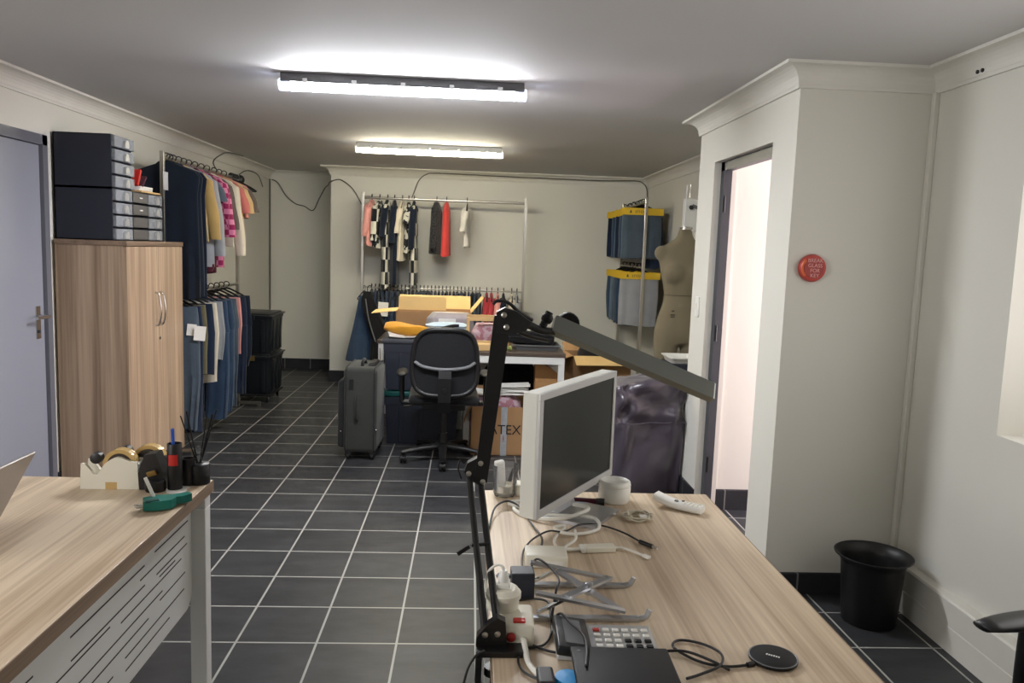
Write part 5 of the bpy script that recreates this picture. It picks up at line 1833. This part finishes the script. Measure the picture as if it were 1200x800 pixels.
# ------------------------------------------------------------------ small things on the left desk
def tape_dispenser(x, y, rz, label, mat, L=.165, w=.062, h=.098, rh=.012):
    t = on_desk('tape_dispenser', label, 'tape dispenser', x, y, rz)
    top = []
    for q in range(15):
        u = q / 14
        xx = -L / 2 + L * u
        zz = h * (.86 - .42 * math.exp(-((u - .25) / .13) ** 2) + .16 * math.exp(-((u - .66) / .16) ** 2)) * (1 if u > .04 else .95)
        top.append((xx, zz))
    poly = [(-L / 2 - .004, 0), (L / 2 + .004, 0)] + list(reversed(top))
    MB().prism(poly, 'Y', -w / 2, -w / 2 + .012).build('side_wall', mat, t)
    MB().prism(poly, 'Y', w / 2 - .012, w / 2).build('side_wall', mat, t)
    MB().box(-L / 2 - .003, L / 2 + .003, -w / 2 + .01, w / 2 - .01, 0, .02).build('base', mat, t)
    MB().box(L / 2 - .022, L / 2, -w / 2 + .01, w / 2 - .01, .01, h * .8, .003).build('weight', mat, t)
    MB().lathe([(.038, -.016), (.05, -.016), (.05, .016), (.038, .016)], (.025, 0, .058 + rh), 30, cap=False, axis='Y').build('tape', M['tape_tan'], t, 50)
    MB().lathe([(.0375, -.017), (.0375, .017), (.022, .017), (.022, -.017)], (.025, 0, .058 + rh), 24, axis='Y').build('tape_hub', M['brown_core'], t, 50)
    MB().lathe([(.012, -.014), (.017, -.012), (.017, .012), (.012, .014)], (-.047, 0, h - .008), 16, axis='Y').build('guide_roller', M['black'], t, 50)
    return t


t = tape_dispenser(-1.083, 2.435, .03, 'white desk tape dispenser at the far edge of left desk', M['cream_pl'])
MB().box(-.012, .022, -.0312, -.03, .0, .022).build('tan_label', M['tape_tan'], t)
t = tape_dispenser(-1.02, 2.495, .02, 'black desk tape dispenser behind the white one', M['black'], L=.16, h=.105)
t = on_desk('stapler', 'black chunky stapler with brass clip between dispenser and pen cup', 'stapler', -.955, 2.43, 0)
MB().prism([(-.038, 0), (.038, 0), (.034, .05), (.012, .115), (-.022, .108), (-.042, .05)], 'Y', -.025, .025).build('stapler_body', M['black'], t)
MB().lathe([(.028, 0), (.03, .004), (.03, .03), (.026, .034)], (.012, -.03, 0), 18).build('base', M['black'], t, 40)
MB().box(-.014, .014, -.004, .004, -.008, .008, .002, mat=T(.004, -.038, .055, .3, -.3)).build('brass_clip', M['gold'], t)
t = on_desk('pen_holder', 'tall black cylinder pen holder with red label on left desk', 'pen holder', -.892, 2.42)
MB().lathe([(.0, .0), (.021, 0), (.022, .003), (.022, .142), (.021, .144), (.0185, .144), (.0185, .01), (.0, .008)], (0, 0, 0), 26, cap=False).build('cup', M['black'], t, 50)
m = MB()
m.loft([[(.0226 * math.cos(a), .0226 * math.sin(a), z) for a in [-PI / 2 - .55 + 1.3 * k / 10 for k in range(11)]] for z in (.078, .112)], cap=False)
m.build('red_label', M['red'], t)
o = MB().box(-.004, .004, -.006, .006, 0, .115, .002, mat=T(0, 0, .0, .0, -.03)).build('blue_pen', M['blue'], None, loc=(-.894, 2.42, DZ + .075))
tag(o, 'bright blue pen standing in the tall black holder', 'pen')
t = on_desk('pen_holder', 'shorter black cup behind the tall red-labelled one', 'pen holder', -.868, 2.468)
MB().lathe([(.0, .0), (.018, 0), (.02, .003), (.02, .085), (.017, .085), (.017, .01), (.0, .008)], (0, 0, 0), 22, cap=False).build('cup', M['black'], t, 50)
o = MB().lathe([(.0, 0), (.03, 0), (.03, .002), (.0, .002)], (0, 0, 0), 28).build('paper_coaster', M['paper'], None, loc=(-.88, 2.40, DZ + .0003))
tag(o, 'flat white paper disc under the tall pen holder', 'coaster')
bpy.data.objects[o.name].location.z = DZ + .0002
t = on_desk('reed_diffuser', 'squat black reed diffuser jar at the corner of left desk', 'diffuser', -.842, 2.487)
MB().lathe([(.0, .0), (.033, 0), (.034, .003), (.034, .06), (.031, .064), (.01, .066), (.01, .06), (.0, .06)], (0, 0, 0), 28, cap=False).build('jar', M['black'], t, 50)
MB().lathe([(.009, .064), (.009, .072), (.013, .078), (.011, .088), (.006, .092), (.01, .1), (.01, .112), (.005, .118)], (0, 0, 0), 16).build('glass_stopper', M['glass'], t, 60)
for k, (dx, dy) in enumerate(((-.055, .0), (-.042, .02), (-.03, -.02), (.02, .02), (.045, -.01), (.052, .015), (.035, .03))):
    MB().tube([(dx * .1, dy * .1, .062), (dx, dy, .215 + .01 * (k % 3))], .0019, 6).build('reed', M['black_matt'], t)
o = MB().lathe([(.0, 0), (.012, 0), (.012, .002), (.0, .002)], (0, 0, 0), 20).build('paper_dot', M['paper'], None, loc=(-.865, 2.435, DZ + .0003))
tag(o, 'tiny white paper dot between the black cup and diffuser', 'paper')
# tagging gun
t = on_desk('tagging_gun', 'teal plastic price tagging gun lying on left desk', 'tagging gun', -.862, 2.245, .5)
MB().prism([(-.055, -.022), (-.02, -.036), (.018, -.034), (.034, -.012), (.03, .018), (-.01, .03), (-.05, .022)], 'Z', .004, .03).build('gun_body', M['teal'], t, 40)
MB().prism([(.02, .0), (.028, .024), (.075, .03), (.08, .008), (.05, -.006)], 'Z', .006, .028).build('grip', M['teal'], t)
MB().box(-.05, -.012, -.03, -.012, .026, .034, .003).build('magazine', M['teal_dark'], t)
MB().tube([(-.055, .0, .015), (-.07, .006, .014), (-.07, -.012, .014), (-.055, -.015, .015)], .003, 6, 3).build('wire_guard', M['nickel'], t)
MB().box(-.005, .005, -.004, .004, 0, .065, .002, mat=T(-.02, .02, .025, -.15, -.35)).build('tag_clip', M['white_pl'], t)
MB().tube([(-.075, .004, .016), (-.055, .004, .016)], .002, 6).build('needle', M['nickel'], t)

# laptop at the left edge: the back of its lid leans towards the aisle
t = on_desk('laptop', 'open silver-grey laptop at the left edge of left desk', 'laptop', -1.235, 2.09, 0)
MB().box(-.23, 0, -.32, 0, 0, .014, .004).build('keyboard_deck', M['lens'], t)
lid = MB().box(0, .007, -.32, 0, 0, .215, .003).build('lid', M['lens'], t, None, loc=(.0, 0, .012), rot=(0, .5, 0))
MB().box(-.001, .0, -.31, -.01, .01, .205).build('display', M['screen'], lid)
MB().cyl((0, -.03, .011), (0, -.29, .011), .006, 10).build('hinge', M['black'], t)
